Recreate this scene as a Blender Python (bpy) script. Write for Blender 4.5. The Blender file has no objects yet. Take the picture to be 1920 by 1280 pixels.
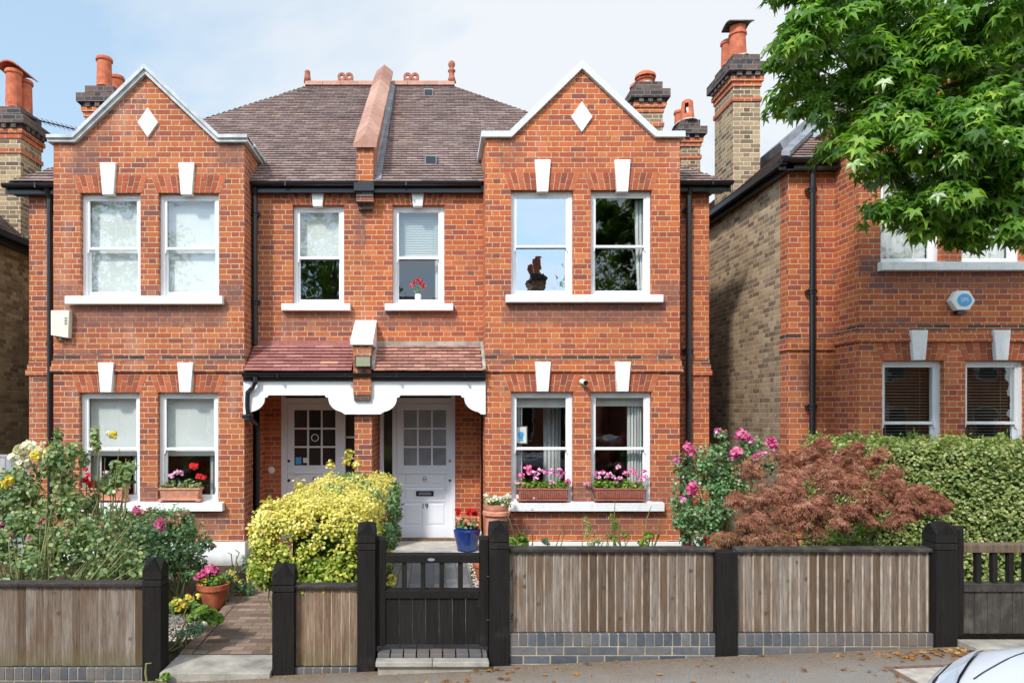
import bpy, math, random
import numpy as np
from mathutils import Vector
D = bpy.data; S = bpy.context.scene; COL = S.collection
R = math.radians
rng = np.random.default_rng(7); random.seed(7)

# ------------------------------------------------------------ camera, sky, sun
cam = D.cameras.new('camera'); co = D.objects.new('camera', cam); COL.objects.link(co)
cam.lens = 24; cam.sensor_width = 36; cam.shift_x = 147/1920; cam.shift_y = 135/1920
cam.clip_start = .05; cam.clip_end = 2000
co.location = (0, 0, 2.1); co.rotation_euler = (R(90), 0, 0); S.camera = co
S.view_settings.view_transform = 'Standard'; S.view_settings.look = 'None'
S.view_settings.gamma = 1; S.view_settings.exposure = 0.80
SUN_EL, SUN_AZ = R(42), R(34)          # azimuth: left of straight behind the camera
sd = Vector((-math.sin(SUN_AZ)*math.cos(SUN_EL), -math.cos(SUN_AZ)*math.cos(SUN_EL), math.sin(SUN_EL)))
sl = D.lights.new('sun', 'SUN'); sl.energy = 2.15; sl.angle = R(5.0); sl.color = (1, .955, .89)
so = D.objects.new('sun', sl); COL.objects.link(so); so.rotation_euler = sd.to_track_quat('Z', 'Y').to_euler()
so.location = (-8, -8, 20)
w = D.worlds.new('World'); S.world = w; w.use_nodes = True

def nd(nt, t, **kw):
    n = nt.nodes.new(t)
    for k, v in kw.items():
        if k[0] == '_': setattr(n, k[1:], v)
        else:
            key = int(k[1:]) if k[0] == 'i' and k[1:].isdigit() else k.replace('__', ' ')
            s = n.inputs[key]
            if isinstance(v, bpy.types.NodeSocket): nt.links.new(v, s)
            else: s.default_value = v
    return n
def mth(nt, op, a, b=0., c=0.):
    return nd(nt, 'ShaderNodeMath', _operation=op, i0=a, i1=b, i2=c).outputs[0]
def ramp(nt, fac, stops, interp='LINEAR'):
    n = nd(nt, 'ShaderNodeValToRGB', i0=fac); cr = n.color_ramp; cr.interpolation = interp
    while len(cr.elements) < len(stops): cr.elements.new(.5)
    for e, (p, c) in zip(cr.elements, stops):
        e.position = p; e.color = tuple(c)+(1,) if len(c) == 3 else c
    return n.outputs[0]
def g3(v): return (v, v, v)
def mixc(nt, f, a, b, mode='MIX'):
    n = nd(nt, 'ShaderNodeMix', _data_type='RGBA', _blend_type=mode)
    for s, v in ((n.inputs[0], f), (n.inputs[6], a), (n.inputs[7], b)):
        if isinstance(v, bpy.types.NodeSocket): nt.links.new(v, s)
        else: s.default_value = v if not isinstance(v, tuple) or len(v) == 4 else v+(1,)
    return n.outputs[2]
def noise(nt, vec, scale, detail=3., rough=.55, dist=0.):
    return nd(nt, 'ShaderNodeTexNoise', Vector=vec, Scale=scale, Detail=detail, Roughness=rough, Distortion=dist).outputs[0]

nt = w.node_tree; nt.nodes.clear()
sky = nd(nt, 'ShaderNodeTexSky', _sky_type='NISHITA', _sun_disc=False, _sun_elevation=SUN_EL,
         _sun_rotation=math.pi+SUN_AZ if False else math.atan2(sd.x, sd.y), _altitude=50, _air_density=1.0, _dust_density=.8, _ozone_density=1.6)
tc = nd(nt, 'ShaderNodeTexCoord').outputs['Generated']
sp = nd(nt, 'ShaderNodeSeparateXYZ', i0=tc)
zz = mth(nt, 'MAXIMUM', mth(nt, 'ADD', sp.outputs[2], .12), .03)
cv = nd(nt, 'ShaderNodeCombineXYZ', i0=mth(nt, 'DIVIDE', sp.outputs[0], zz), i1=mth(nt, 'DIVIDE', sp.outputs[1], zz), i2=.7).outputs[0]
c1 = noise(nt, cv, .85, 9., .56, .25)
c2 = mth(nt, 'ADD', c1, mth(nt, 'MULTIPLY', sp.outputs[0], .22))
fac = ramp(nt, c2, [(.47, g3(0)), (.63, g3(1))])
hz = ramp(nt, sp.outputs[2], [(0., g3(.80)), (.7, g3(.55))])
skb = mixc(nt, hz, sky.outputs[0], (3.75, 5.15, 6.45, 1))
back_fill = nd(nt, 'ShaderNodeMapRange', i0=sp.outputs[1], i1=-.7, i2=.5, i3=2.3, i4=1.).outputs[0]   # whole sky brightened behind the camera, sun side, as added fill on the facades
skc = mixc(nt, mth(nt, 'MULTIPLY', fac, .92), skb, (5.2, 5.4, 5.6, 1))
skc = nd(nt, 'ShaderNodeVectorMath', _operation='SCALE', i0=skc, i3=back_fill).outputs[0]
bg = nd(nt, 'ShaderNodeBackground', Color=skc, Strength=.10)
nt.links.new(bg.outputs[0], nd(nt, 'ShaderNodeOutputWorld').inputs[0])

# ------------------------------------------------------------ materials
def mat(name, fn=None, col=(.5,.5,.5), rough=.6, spec=.5, metal=0., vary=0., vscale=8., bump=0., bscale=60.):
    m = D.materials.new(name); m.use_nodes = True; nt = m.node_tree; nt.nodes.clear()
    b = nd(nt, 'ShaderNodeBsdfPrincipled'); o = nd(nt, 'ShaderNodeOutputMaterial')
    nt.links.new(b.outputs[0], o.inputs[0])
    b.inputs['Roughness'].default_value = rough; b.inputs['Metallic'].default_value = metal
    b.inputs['Specular IOR Level'].default_value = spec
    b.inputs['Base Color'].default_value = tuple(col)+(1,)
    if fn: fn(nt, b, o)
    elif vary or bump:
        tc = nd(nt, 'ShaderNodeTexCoord').outputs['Object']
        if vary:
            f = noise(nt, tc, vscale, 5.)
            lo = tuple(c*(1-vary) for c in col); hi = tuple(min(1, c*(1+vary*.6)) for c in col)
            nt.links.new(ramp(nt, f, [(.3, lo), (.68, hi)]), b.inputs['Base Color'])
        if bump: setbump(nt, b, noise(nt, tc, bscale, 4.), bump)
    return m
def setbump(nt, b, h, dist, strength=1.):
    n = nd(nt, 'ShaderNodeBump', Height=h, Distance=dist, Strength=strength)
    nt.links.new(n.outputs[0], b.inputs['Normal'])

def brick_mat(name, stops, mortar=(.50,.38,.23), bond='flemish', P=.3375, H=.0755, hf=1/3, joint=.0048, swap=False,
              stain=(.19,.085,.058), stamt=.35, dirt=None, voff=0., bleach=0., soot=None):
    def fn(nt, b, o):
        uv = nd(nt, 'ShaderNodeUVMap').outputs[0]
        s = nd(nt, 'ShaderNodeSeparateXYZ', i0=uv); u0, v0 = s.outputs[0], s.outputs[1]
        if swap: u0, v0 = v0, u0
        wob = noise(nt, uv, 7., 2.); wob2 = noise(nt, uv, 60., 2.)
        u = mth(nt, 'ADD', u0, mth(nt, 'MULTIPLY', mth(nt, 'SUBTRACT', wob, .5), .02))
        v = mth(nt, 'ADD', mth(nt, 'ADD', v0, voff), mth(nt, 'MULTIPLY', mth(nt, 'SUBTRACT', wob2, .5), .006))
        vr = mth(nt, 'DIVIDE', v, H); row = mth(nt, 'FLOOR', vr); fv = mth(nt, 'FRACT', vr)
        jit = nd(nt, 'ShaderNodeTexWhiteNoise', _noise_dimensions='1D', W=row).outputs[0]
        ss = mth(nt, 'ADD', mth(nt, 'DIVIDE', u, P), mth(nt, 'MULTIPLY', mth(nt, 'MODULO', mth(nt, 'ABSOLUTE', row), 2.), .5))
        ss = mth(nt, 'ADD', mth(nt, 'ADD', ss, mth(nt, 'MULTIPLY', jit, .07)), 200.)
        cell = mth(nt, 'FLOOR', ss); f = mth(nt, 'FRACT', ss)
        du = mth(nt, 'MINIMUM', f, mth(nt, 'SUBTRACT', 1., f)); head = 0.
        if bond == 'flemish':
            du = mth(nt, 'MINIMUM', du, mth(nt, 'ABSOLUTE', mth(nt, 'SUBTRACT', f, hf)))
            head = mth(nt, 'LESS_THAN', f, hf)
        du = mth(nt, 'MULTIPLY', du, P)
        dv = mth(nt, 'MULTIPLY', mth(nt, 'MINIMUM', fv, mth(nt, 'SUBTRACT', 1., fv)), H)
        d = mth(nt, 'ADD', mth(nt, 'MINIMUM', du, dv), mth(nt, 'MULTIPLY', mth(nt, 'SUBTRACT', wob2, .5), .004))
        k = nd(nt, 'ShaderNodeMapRange', i0=d, i1=joint-.0018, i2=joint+.0022, i3=0., i4=1.).outputs[0]
        idv = nd(nt, 'ShaderNodeCombineXYZ', i0=mth(nt, 'ADD', mth(nt, 'MULTIPLY', cell, 2.), head), i1=row)
        wn = nd(nt, 'ShaderNodeTexWhiteNoise', _noise_dimensions='2D', Vector=idv.outputs[0])
        rsel = mth(nt, 'ADD', mth(nt, 'MULTIPLY', wn.outputs[0], .92), mth(nt, 'MULTIPLY', mth(nt, 'SUBTRACT', noise(nt, uv, .9, 3.), .5), .35))
        c = ramp(nt, rsel, stops)
        fine = noise(nt, uv, 45., 5., .7)
        c = mixc(nt, 1., c, ramp(nt, fine, [(.25, g3(.72)), (.75, g3(1.22))]), 'MULTIPLY')
        mo = mixc(nt, 1., mortar, ramp(nt, noise(nt, uv, 25., 4.), [(.3, g3(.72)), (.7, g3(1.2))]), 'MULTIPLY')
        c = mixc(nt, k, mo, c)
        st = ramp(nt, noise(nt, uv, 1.3, 6., .65), [(.50, g3(0)), (.72, g3(stamt))])
        c = mixc(nt, st, c, tuple(stain))
        if bleach:
            sc = nd(nt, 'ShaderNodeMapping', Vector=uv); sc.inputs['Scale'].default_value = (2.2, .5, 1)
            bl = ramp(nt, noise(nt, sc.outputs[0], 1.1, 7., .7), [(.52, g3(0)), (.8, g3(bleach))])
            c = mixc(nt, bl, c, (.62, .47, .38, 1))
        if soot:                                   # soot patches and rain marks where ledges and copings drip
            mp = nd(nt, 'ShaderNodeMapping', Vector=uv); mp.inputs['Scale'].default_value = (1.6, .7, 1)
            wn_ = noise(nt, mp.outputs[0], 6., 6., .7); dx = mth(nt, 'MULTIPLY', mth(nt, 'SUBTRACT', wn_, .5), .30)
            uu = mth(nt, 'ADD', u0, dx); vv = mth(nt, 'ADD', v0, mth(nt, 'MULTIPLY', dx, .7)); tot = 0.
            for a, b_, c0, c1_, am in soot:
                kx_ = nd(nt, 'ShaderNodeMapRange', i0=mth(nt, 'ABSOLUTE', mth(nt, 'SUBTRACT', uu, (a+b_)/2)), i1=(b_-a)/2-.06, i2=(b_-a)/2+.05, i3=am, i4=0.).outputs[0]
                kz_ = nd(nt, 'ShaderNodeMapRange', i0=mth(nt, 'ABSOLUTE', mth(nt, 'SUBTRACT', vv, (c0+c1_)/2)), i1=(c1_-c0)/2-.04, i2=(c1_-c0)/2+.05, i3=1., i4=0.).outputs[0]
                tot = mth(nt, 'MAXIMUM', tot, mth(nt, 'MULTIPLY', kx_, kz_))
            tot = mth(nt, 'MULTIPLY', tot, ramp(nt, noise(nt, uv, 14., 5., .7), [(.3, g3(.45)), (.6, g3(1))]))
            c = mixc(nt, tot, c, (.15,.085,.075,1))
        if dirt:                                   # grime with a height of its own
            z0, z1, dc, amt = dirt
            q = mth(nt, 'ADD', v0, mth(nt, 'MULTIPLY', mth(nt, 'SUBTRACT', noise(nt, uv, 1.1, 5.), .5), 2.2))
            q = nd(nt, 'ShaderNodeMapRange', i0=q, i1=z0, i2=z1, i3=amt, i4=0.).outputs[0]
            q = mth(nt, 'MULTIPLY', q, ramp(nt, noise(nt, uv, 9., 5., .7), [(.3, g3(.3)), (.62, g3(1))]))
            c = mixc(nt, q, c, tuple(dc))
        nt.links.new(c, b.inputs['Base Color'])
        hh = mth(nt, 'ADD', mth(nt, 'MULTIPLY', k, .7), mth(nt, 'MULTIPLY', fine, .3))
        setbump(nt, b, hh, .006, .8)
        b.inputs['Roughness'].default_value = .88; b.inputs['Specular IOR Level'].default_value = .25
    return mat(name, fn)

RED = [(0., (.23,.075,.058)), (.06, (.31,.082,.052)), (.16, (.38,.09,.046)), (.45, (.44,.107,.040)), (.78, (.52,.137,.046)), (1., (.58,.185,.070))]
M = {}
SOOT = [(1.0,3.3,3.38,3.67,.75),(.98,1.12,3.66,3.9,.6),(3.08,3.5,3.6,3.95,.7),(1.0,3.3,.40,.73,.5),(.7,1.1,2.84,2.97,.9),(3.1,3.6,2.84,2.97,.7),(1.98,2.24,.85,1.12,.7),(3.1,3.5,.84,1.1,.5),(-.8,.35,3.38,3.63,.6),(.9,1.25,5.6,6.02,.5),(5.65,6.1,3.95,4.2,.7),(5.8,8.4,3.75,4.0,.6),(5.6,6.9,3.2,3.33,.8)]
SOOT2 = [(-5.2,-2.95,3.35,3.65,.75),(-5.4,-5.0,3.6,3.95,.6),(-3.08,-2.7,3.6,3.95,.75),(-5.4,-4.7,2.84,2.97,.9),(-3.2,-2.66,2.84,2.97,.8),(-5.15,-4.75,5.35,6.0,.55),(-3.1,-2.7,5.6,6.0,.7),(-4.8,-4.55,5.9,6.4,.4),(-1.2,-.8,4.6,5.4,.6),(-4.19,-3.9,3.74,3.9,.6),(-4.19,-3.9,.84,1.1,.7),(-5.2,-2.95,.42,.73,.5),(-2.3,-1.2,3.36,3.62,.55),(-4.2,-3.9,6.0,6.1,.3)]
M['brick'] = brick_mat('red_brick', RED, stamt=.35, bleach=.16, mortar=(.61,.42,.25), soot=SOOT)
M['brick_dull'] = brick_mat('red_brick_weathered', [(p, (c[0]*.86, c[1]*.95, c[2])) for p, c in RED], stamt=.40, bleach=.36, mortar=(.60,.42,.27), soot=SOOT2)
M['brick_dark'] = brick_mat('smoke_stained_brick', [(0., (.04,.035,.035)), (.5, (.085,.065,.06)), (1., (.16,.10,.08))], mortar=(.2,.18,.17), stamt=.2)
M['brick_band'] = brick_mat('blackened_brick_course', [(0., (.05,.04,.04)), (.35, (.11,.06,.05)), (.7, (.28,.08,.05)), (1., (.42,.11,.05))], bond='run', P=.2275, stamt=.3)
YEL = [(0., (.20,.13,.085)), (.3, (.36,.245,.15)), (.6, (.50,.35,.21)), (1., (.62,.46,.29))]
M['yellow'] = brick_mat('london_stock_brick', YEL, mortar=(.62,.52,.39), stain=(.17,.12,.085), stamt=.4, bleach=.2,
                        dirt=(1.2, 5.4, (.12,.085,.06), .7))
M['yellow_left'] = brick_mat('london_stock_brick_dingy', YEL, mortar=(.42,.33,.2), stain=(.13,.09,.055), stamt=.5,
                        dirt=(2., 6.2, (.12,.09,.055), .5))
M['stack'] = brick_mat('chimney_stock_brick', [(0., (.12,.085,.055)), (.4, (.26,.18,.105)), (1., (.44,.32,.18))], mortar=(.62,.54,.42), stamt=.2)
M['pavers'] = brick_mat('brick_paving', [(0., (.17,.11,.08)), (.5, (.27,.18,.13)), (1., (.36,.26,.20))], mortar=(.15,.125,.10), bond='run', P=.2, H=.1, joint=.004, stain=(.1,.09,.06), stamt=.5)
M['pavers_blue'] = brick_mat('blue_strip_paving', [(0., (.11,.115,.12)), (.5, (.17,.175,.18)), (1., (.24,.24,.24))], mortar=(.12,.12,.07), bond='run', P=.45, H=.145, joint=.006, swap=True, stain=(.2,.19,.17), stamt=.5)

def island(name, stops, rough=.7, spec=.3, grain=None, bump=.002, extra=None, nscale=30., amt=(.75, 1.2)):
    def fn(nt, b, o):
        r = nd(nt, 'ShaderNodeNewGeometry').outputs['Random Per Island']
        tc = nd(nt, 'ShaderNodeTexCoord').outputs['Object']
        c = ramp(nt, r, stops)
        v = tc
        if grain:
            off = nd(nt, 'ShaderNodeCombineXYZ', i0=mth(nt, 'MULTIPLY', r, 31.), i1=0., i2=mth(nt, 'MULTIPLY', r, 17.)).outputs[0]
            v = nd(nt, 'ShaderNodeVectorMath', _operation='ADD', i0=tc, i1=off).outputs[0]
            mp = nd(nt, 'ShaderNodeMapping', Vector=v); mp.inputs['Scale'].default_value = grain; v = mp.outputs[0]
        n = noise(nt, v, nscale, 6., .65, .4 if grain else 0.)
        c = mixc(nt, 1., c, ramp(nt, n, [(.28, g3(amt[0])), (.72, g3(amt[1]))]), 'MULTIPLY')
        if extra: c = extra(nt, c, tc, r)
        nt.links.new(c, b.inputs['Base Color'])
        if bump: setbump(nt, b, n, bump)
        b.inputs['Roughness'].default_value = rough; b.inputs['Specular IOR Level'].default_value = spec
    return mat(name, fn)
M['voussoir'] = island('gauged_arch_brick', [(0., (.24,.07,.045)), (.4, (.38,.09,.042)), (1., (.50,.135,.06))], .9, .2, nscale=50)
M['tile'] = island('weathered_roof_tile', [(0., (.225,.155,.14)), (.35, (.285,.20,.18)), (.7, (.33,.24,.215)), (.97, (.37,.28,.25)), (1., (.42,.27,.18))], .85, .3, nscale=14., amt=(.8, 1.12),
    extra=lambda nt, c, tc, r: mixc(nt, ramp(nt, noise(nt, tc, .8, 7., .7), [(.50, g3(0)), (.70, g3(.55))]), c, (.13,.105,.10,1)))
M['tile_red'] = island('painted_porch_tile', [(0., (.27,.10,.085)), (.7, (.36,.145,.125)), (.97, (.42,.19,.16)), (1., (.62,.32,.19))], .8, .3, nscale=20.)
M['tile_pink'] = island('clay_porch_tile', [(0., (.28,.13,.10)), (.6, (.42,.20,.15)), (1., (.50,.27,.2))], .85, .3, nscale=25.)
M['ridge'] = island('terracotta_coping_tile', [(0., (.28,.14,.105)), (.5, (.38,.20,.145)), (1., (.46,.27,.20))], .85, .3, nscale=9.)
M['terracotta'] = mat('terracotta', col=(.50,.14,.07), rough=.8, spec=.2, vary=.35, vscale=9, bump=.002)
M['terracotta_dull'] = mat('sooty_terracotta', col=(.36,.13,.085), rough=.85, spec=.2, vary=.4, vscale=14)
M['terracotta_pale'] = mat('terracotta_pale', col=(.58,.26,.17), rough=.8, spec=.2, vary=.25, vscale=14, bump=.001)
M['pot_brown'] = mat('terracotta_plastic', col=(.36,.13,.09), rough=.6, spec=.3, vary=.25, vscale=14)
M['mortar'] = mat('mortar', col=(.55,.42,.27), rough=.95, spec=.1, vary=.3, vscale=20)
M['mortar_dull'] = mat('dirty_mortar', col=(.38,.32,.24), rough=.95, spec=.1, vary=.4, vscale=6)
M['white'] = mat('white_gloss_paint', col=(.80,.80,.80), rough=.38, spec=.5, vary=.04, vscale=3)
def grimy(base, dirtc, lo=.52, hi=.74, amt=.55, sz=(3,3,.8)):
    def fn(nt, b, o):
        tc = nd(nt, 'ShaderNodeTexCoord').outputs['Object']
        mp = nd(nt, 'ShaderNodeMapping', Vector=tc); mp.inputs['Scale'].default_value = sz
        st = ramp(nt, noise(nt, mp.outputs[0], 5., 8., .72), [(lo, g3(0)), (hi, g3(amt))])
        c = mixc(nt, st, base+(1,), dirtc+(1,)); f = noise(nt, tc, 30., 5., .7)
        c = mixc(nt, 1., c, ramp(nt, f, [(.3, g3(.93)), (.7, g3(1.04))]), 'MULTIPLY')
        nt.links.new(c, b.inputs['Base Color']); setbump(nt, b, f, .002)
    return fn
M['stone'] = mat('white_painted_stone', grimy((.79,.79,.78), (.42,.40,.36)), rough=.6, spec=.3)
M['coping'] = mat('grey_painted_coping', col=(.50,.52,.52), rough=.6, spec=.3, vary=.28, vscale=6, bump=.002, bscale=30)
M['coping_w'] = mat('white_coping', grimy((.62,.645,.66), (.38,.39,.37), .5, .78), rough=.6, spec=.3)
def render_fn(nt, b, o):
    tc = nd(nt, 'ShaderNodeTexCoord').outputs['Object']; s = nd(nt, 'ShaderNodeSeparateXYZ', i0=tc).outputs[2]
    q = mth(nt, 'ADD', s, mth(nt, 'MULTIPLY', noise(nt, tc, 5., 6.), .25))
    nt.links.new(ramp(nt, q, [(.10, (.35,.33,.28)), (.24, (.76,.76,.74))]), b.inputs['Base Color'])
M['plinth'] = mat('white_render', render_fn, rough=.8)
M['black'] = mat('black_gloss_paint', col=(.012,.012,.014), rough=.3, spec=.5)
M['lead'] = mat('lead_flashing', col=(.22,.23,.25), rough=.6, metal=.2, vary=.4, vscale=5, bump=.004, bscale=12)
M['doorpaint'] = mat('pale_grey_blue_paint', col=(.77,.81,.87), rough=.35, spec=.5)
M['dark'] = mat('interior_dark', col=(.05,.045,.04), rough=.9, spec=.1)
M['ceil'] = mat('porch_ceiling', col=(.82,.82,.80), rough=.8)
def curt(nt, b, o):
    tc = nd(nt, 'ShaderNodeTexCoord').outputs['Object']
    mp = nd(nt, 'ShaderNodeMapping', Vector=tc); mp.inputs['Scale'].default_value = (1, 1, .06)
    nt.links.new(ramp(nt, noise(nt, mp.outputs[0], 14., 3.), [(.3, (.42,.43,.42)), (.7, (.66,.67,.65))]), b.inputs['Base Color'])
M['curtain'] = mat('curtain', curt, rough=.9)
M['blind'] = mat('roller_blind', col=(.60,.62,.60), rough=.9, spec=.1, vary=.08, vscale=2)
M['slat'] = mat('blind_slat', col=(.48,.53,.52), rough=.5)
M['slat_dark'] = mat('wood_blind_slat', col=(.20,.17,.12), rough=.4)
M['chrome'] = mat('steel', col=(.6,.6,.6), rough=.25, metal=1.)
M['plastic'] = mat('cream_plastic', col=(.72,.68,.55), rough=.5, vary=.08)
M['white_plastic'] = mat('white_plastic', col=(.78,.80,.78), rough=.45)
M['blue'] = mat('blue_print', col=(.08,.38,.72), rough=.5)
M['blueglaze'] = mat('blue_glaze', col=(.012,.035,.17), rough=.12, spec=.7, vary=.3, vscale=9)
M['lens'] = mat('floodlight_glass', col=(.30,.30,.20), rough=.2)
def glass(name, base, tint, wav=.0006, gcol=(.93,.96,1,1)):
    def fn(nt, b, o):
        bf = nd(nt, 'ShaderNodeNewGeometry').outputs['Backfacing']      # a pane reflects alike from both sides
        fr = nd(nt, 'ShaderNodeFresnel', IOR=nd(nt, 'ShaderNodeMapRange', i0=bf, i3=1.5, i4=1/1.5).outputs[0])
        gl = nd(nt, 'ShaderNodeBsdfGlossy', Roughness=.01, Color=gcol)
        tr = nd(nt, 'ShaderNodeBsdfTransparent', Color=tint+(1,))
        tc = nd(nt, 'ShaderNodeTexCoord').outputs['Object']
        bp = nd(nt, 'ShaderNodeBump', Height=noise(nt, tc, 3.5, 2.), Distance=wav*10, Strength=.35)
        nt.links.new(bp.outputs[0], gl.inputs['Normal'])
        f = mth(nt, 'MINIMUM', mth(nt, 'ADD', fr.outputs[0], base), 1.)
        mx = nd(nt, 'ShaderNodeMixShader', i0=f, i1=tr.outputs[0], i2=gl.outputs[0])
        nt.links.new(mx.outputs[0], o.inputs[0])
    return mat(name, fn)
M['glass'] = glass('window_glass', .05, (.95,.97,.96), .0003)
M['glass_mirror'] = glass('coated_window_glass', .40, (.75,.8,.78), .0003, (.70,.84,1,1))
M['glass_frost'] = mat('frosted_glass', col=(.24,.26,.28), rough=.22, spec=.6, vary=.3, vscale=3)
M['glass_dark'] = mat('dark_door_glass', col=(.025,.025,.025), rough=.06, spec=.6)

def green_foot(nt, c, tc, r):
    z = nd(nt, 'ShaderNodeSeparateXYZ', i0=tc).outputs[2]
    q = mth(nt, 'ADD', z, mth(nt, 'MULTIPLY', mth(nt, 'SUBTRACT', noise(nt, tc, 9., 5.), .5), .28))
    g = nd(nt, 'ShaderNodeMapRange', i0=q, i1=.0, i2=.17, i3=.6, i4=0.).outputs[0]
    c = mixc(nt, g, c, (.13,.125,.05,1))
    # knots and water stains
    vo = nd(nt, 'ShaderNodeTexVoronoi', Vector=tc, Scale=6.5); 
    kn = nd(nt, 'ShaderNodeMapRange', i0=vo.outputs['Distance'], i1=.06, i2=.17, i3=.85, i4=0.).outputs[0]
    c = mixc(nt, kn, c, (.07,.05,.04,1))
    mp = nd(nt, 'ShaderNodeMapping', Vector=tc); mp.inputs['Scale'].default_value = (5, 1, .9)
    st = ramp(nt, noise(nt, mp.outputs[0], 2.2, 5., .6), [(.48, g3(0)), (.66, g3(.7))])
    return mixc(nt, st, c, (.13,.075,.04,1))
BOARD = [(0., (.10,.068,.046)), (.35, (.16,.115,.083)), (.7, (.215,.165,.13)), (1., (.275,.23,.19))]
M['board'] = island('weathered_board', BOARD, .85, .2, grain=(6, 6, .35), nscale=14., amt=(.42, 1.42), bump=.004, extra=green_foot)
M['board_warm'] = island('warm_weathered_board', [(p, (c[0]*1.15, c[1]*.98, c[2]*.82)) for p, c in BOARD], .85, .2, grain=(6, 6, .35), nscale=14., amt=(.42, 1.42), bump=.004, extra=green_foot)
M['grey_board'] = island('silvered_board', [(0., (.30,.30,.31)), (1., (.42,.42,.43))], .85, .2, grain=(6, 6, .35), nscale=14., bump=.003)
M['board_edge'] = mat('sawn_board_edge', col=(.36,.30,.24), rough=.85, spec=.2, vary=.4, vscale=7)
M['tarred'] = island('black_stained_timber', [(0., (.010,.009,.0085)), (1., (.020,.017,.015))], .75, .15, grain=(5, 5, .3), nscale=12., amt=(.6, 1.5), bump=.004,
    extra=lambda nt, c, tc, r: mixc(nt, ramp(nt, noise(nt, tc, 4., 7., .7), [(.58, g3(0)), (.85, g3(.28))]), c, (.11,.09,.075,1)))
M['tarred_worn'] = island('worn_black_timber', [(0., (.028,.024,.021)), (1., (.055,.047,.04))], .75, .3, grain=(5, 5, .3), nscale=12., amt=(.55, 1.6), bump=.004,
    extra=lambda nt, c, tc, r: mixc(nt, ramp(nt, noise(nt, tc, 6., 7., .7), [(.5, g3(0)), (.75, g3(.5))]), c, (.20,.17,.14,1)))
M['bluebrick'] = island('blue_engineering_brick', [(0., (.065,.074,.09)), (.6, (.10,.112,.13)), (1., (.15,.145,.145))], .6, .4, nscale=20.,
    extra=lambda nt, c, tc, r: mixc(nt, ramp(nt, noise(nt, tc, 1.1, 5., .6), [(.45, g3(.0)), (.66, g3(.75))]), c, (.17,.13,.10,1)))
M['slab'] = mat('concrete_slab', col=(.36,.33,.28), rough=.9, spec=.2, vary=.4, vscale=5, bump=.004, bscale=50)
M['pale_slab'] = mat('pale_stone_step', col=(.56,.53,.47), rough=.85, vary=.25, vscale=6)
def asphalt(nt, b, o):
    tc = nd(nt, 'ShaderNodeTexCoord').outputs['Object']
    f = noise(nt, tc, 160., 3., .8); l = noise(nt, tc, 1.6, 6., .6)
    c = ramp(nt, f, [(.3, (.155,.135,.115)), (.5, (.25,.225,.20)), (.72, (.40,.37,.34))])
    c = mixc(nt, ramp(nt, l, [(.42, g3(0)), (.7, g3(.55))]), c, (.27,.20,.14,1))
    y = nd(nt, 'ShaderNodeSeparateXYZ', i0=tc).outputs[1]
    y = mth(nt, 'ADD', y, mth(nt, 'MULTIPLY', mth(nt, 'SUBTRACT', noise(nt, tc, 3., 6., .7), .5), .5))
    e = nd(nt, 'ShaderNodeMapRange', i0=y, i1=5.15, i2=5.55, i3=0., i4=.8).outputs[0]
    e = mth(nt, 'MULTIPLY', e, ramp(nt, noise(nt, tc, 30., 5., .7), [(.3, g3(.4)), (.6, g3(1))]))
    c = mixc(nt, e, c, (.16,.105,.06,1))
    nt.links.new(c, b.inputs['Base Color']); setbump(nt, b, f, .006)
M['asphalt'] = mat('pavement_asphalt', asphalt, rough=.9, spec=.25)
M['road'] = mat('road_asphalt', col=(.09,.09,.09), rough=.9, spec=.3, vary=.35, vscale=40, bump=.004, bscale=120)
M['soil'] = mat('garden_soil', col=(.075,.05,.032), rough=1, spec=.1, vary=.6, vscale=25, bump=.03, bscale=22)
M['earth'] = mat('earth', col=(.10,.09,.06), rough=1, spec=.1, vary=.4, vscale=.6)
M['pebble'] = island('pebbles', [(0., (.30,.19,.12)), (.3, (.45,.36,.27)), (.7, (.55,.50,.44)), (1., (.75,.72,.66))], .7, .3, bump=0)

def leaf(name, stops, trans=.35, rough=.45, spec=.4, tcol=None):
    def fn(nt, b, o):
        r = nd(nt, 'ShaderNodeNewGeometry').outputs['Random Per Island']
        tc = nd(nt, 'ShaderNodeTexCoord').outputs['Object']
        q = mth(nt, 'ADD', mth(nt, 'MULTIPLY', r, .75), mth(nt, 'MULTIPLY', mth(nt, 'SUBTRACT', noise(nt, tc, 4., 3.), .38), 1.0))
        c = ramp(nt, q, stops)
        nt.links.new(c, b.inputs['Base Color'])
        t = nd(nt, 'ShaderNodeBsdfTranslucent')
        nt.links.new(mixc(nt, 1., c, tcol or (1.3,1.45,.6,1), 'MULTIPLY'), t.inputs[0])
        mx = nd(nt, 'ShaderNodeMixShader', i0=trans, i1=b.outputs[0], i2=t.outputs[0])
        nt.links.new(mx.outputs[0], o.inputs[0])
        b.inputs['Roughness'].default_value = rough; b.inputs['Specular IOR Level'].default_value = spec
    return mat(name, fn)
M['leaf_gum'] = leaf('sweetgum_leaf', [(0., (.035,.09,.012)), (.4, (.11,.24,.03)), (.75, (.21,.38,.055)), (1., (.46,.58,.10))], .42, .32, .5)
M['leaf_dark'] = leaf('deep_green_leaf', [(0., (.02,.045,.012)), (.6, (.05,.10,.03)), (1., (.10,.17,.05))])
M['leaf_rose'] = leaf('rose_leaf', [(0., (.06,.11,.035)), (.35, (.15,.23,.085)), (.7, (.27,.36,.15)), (1., (.50,.48,.22))], .3, .4)
M['leaf_rose2'] = leaf('glossy_rose_leaf', [(0., (.05,.11,.035)), (.5, (.13,.25,.09)), (1., (.32,.45,.22))], .25, .35, .6)
M['leaf_hedge'] = leaf('hedge_leaf', [(0., (.08,.13,.03)), (.3, (.21,.28,.08)), (.7, (.38,.42,.15)), (1., (.58,.55,.27))], .3, .45)
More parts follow.
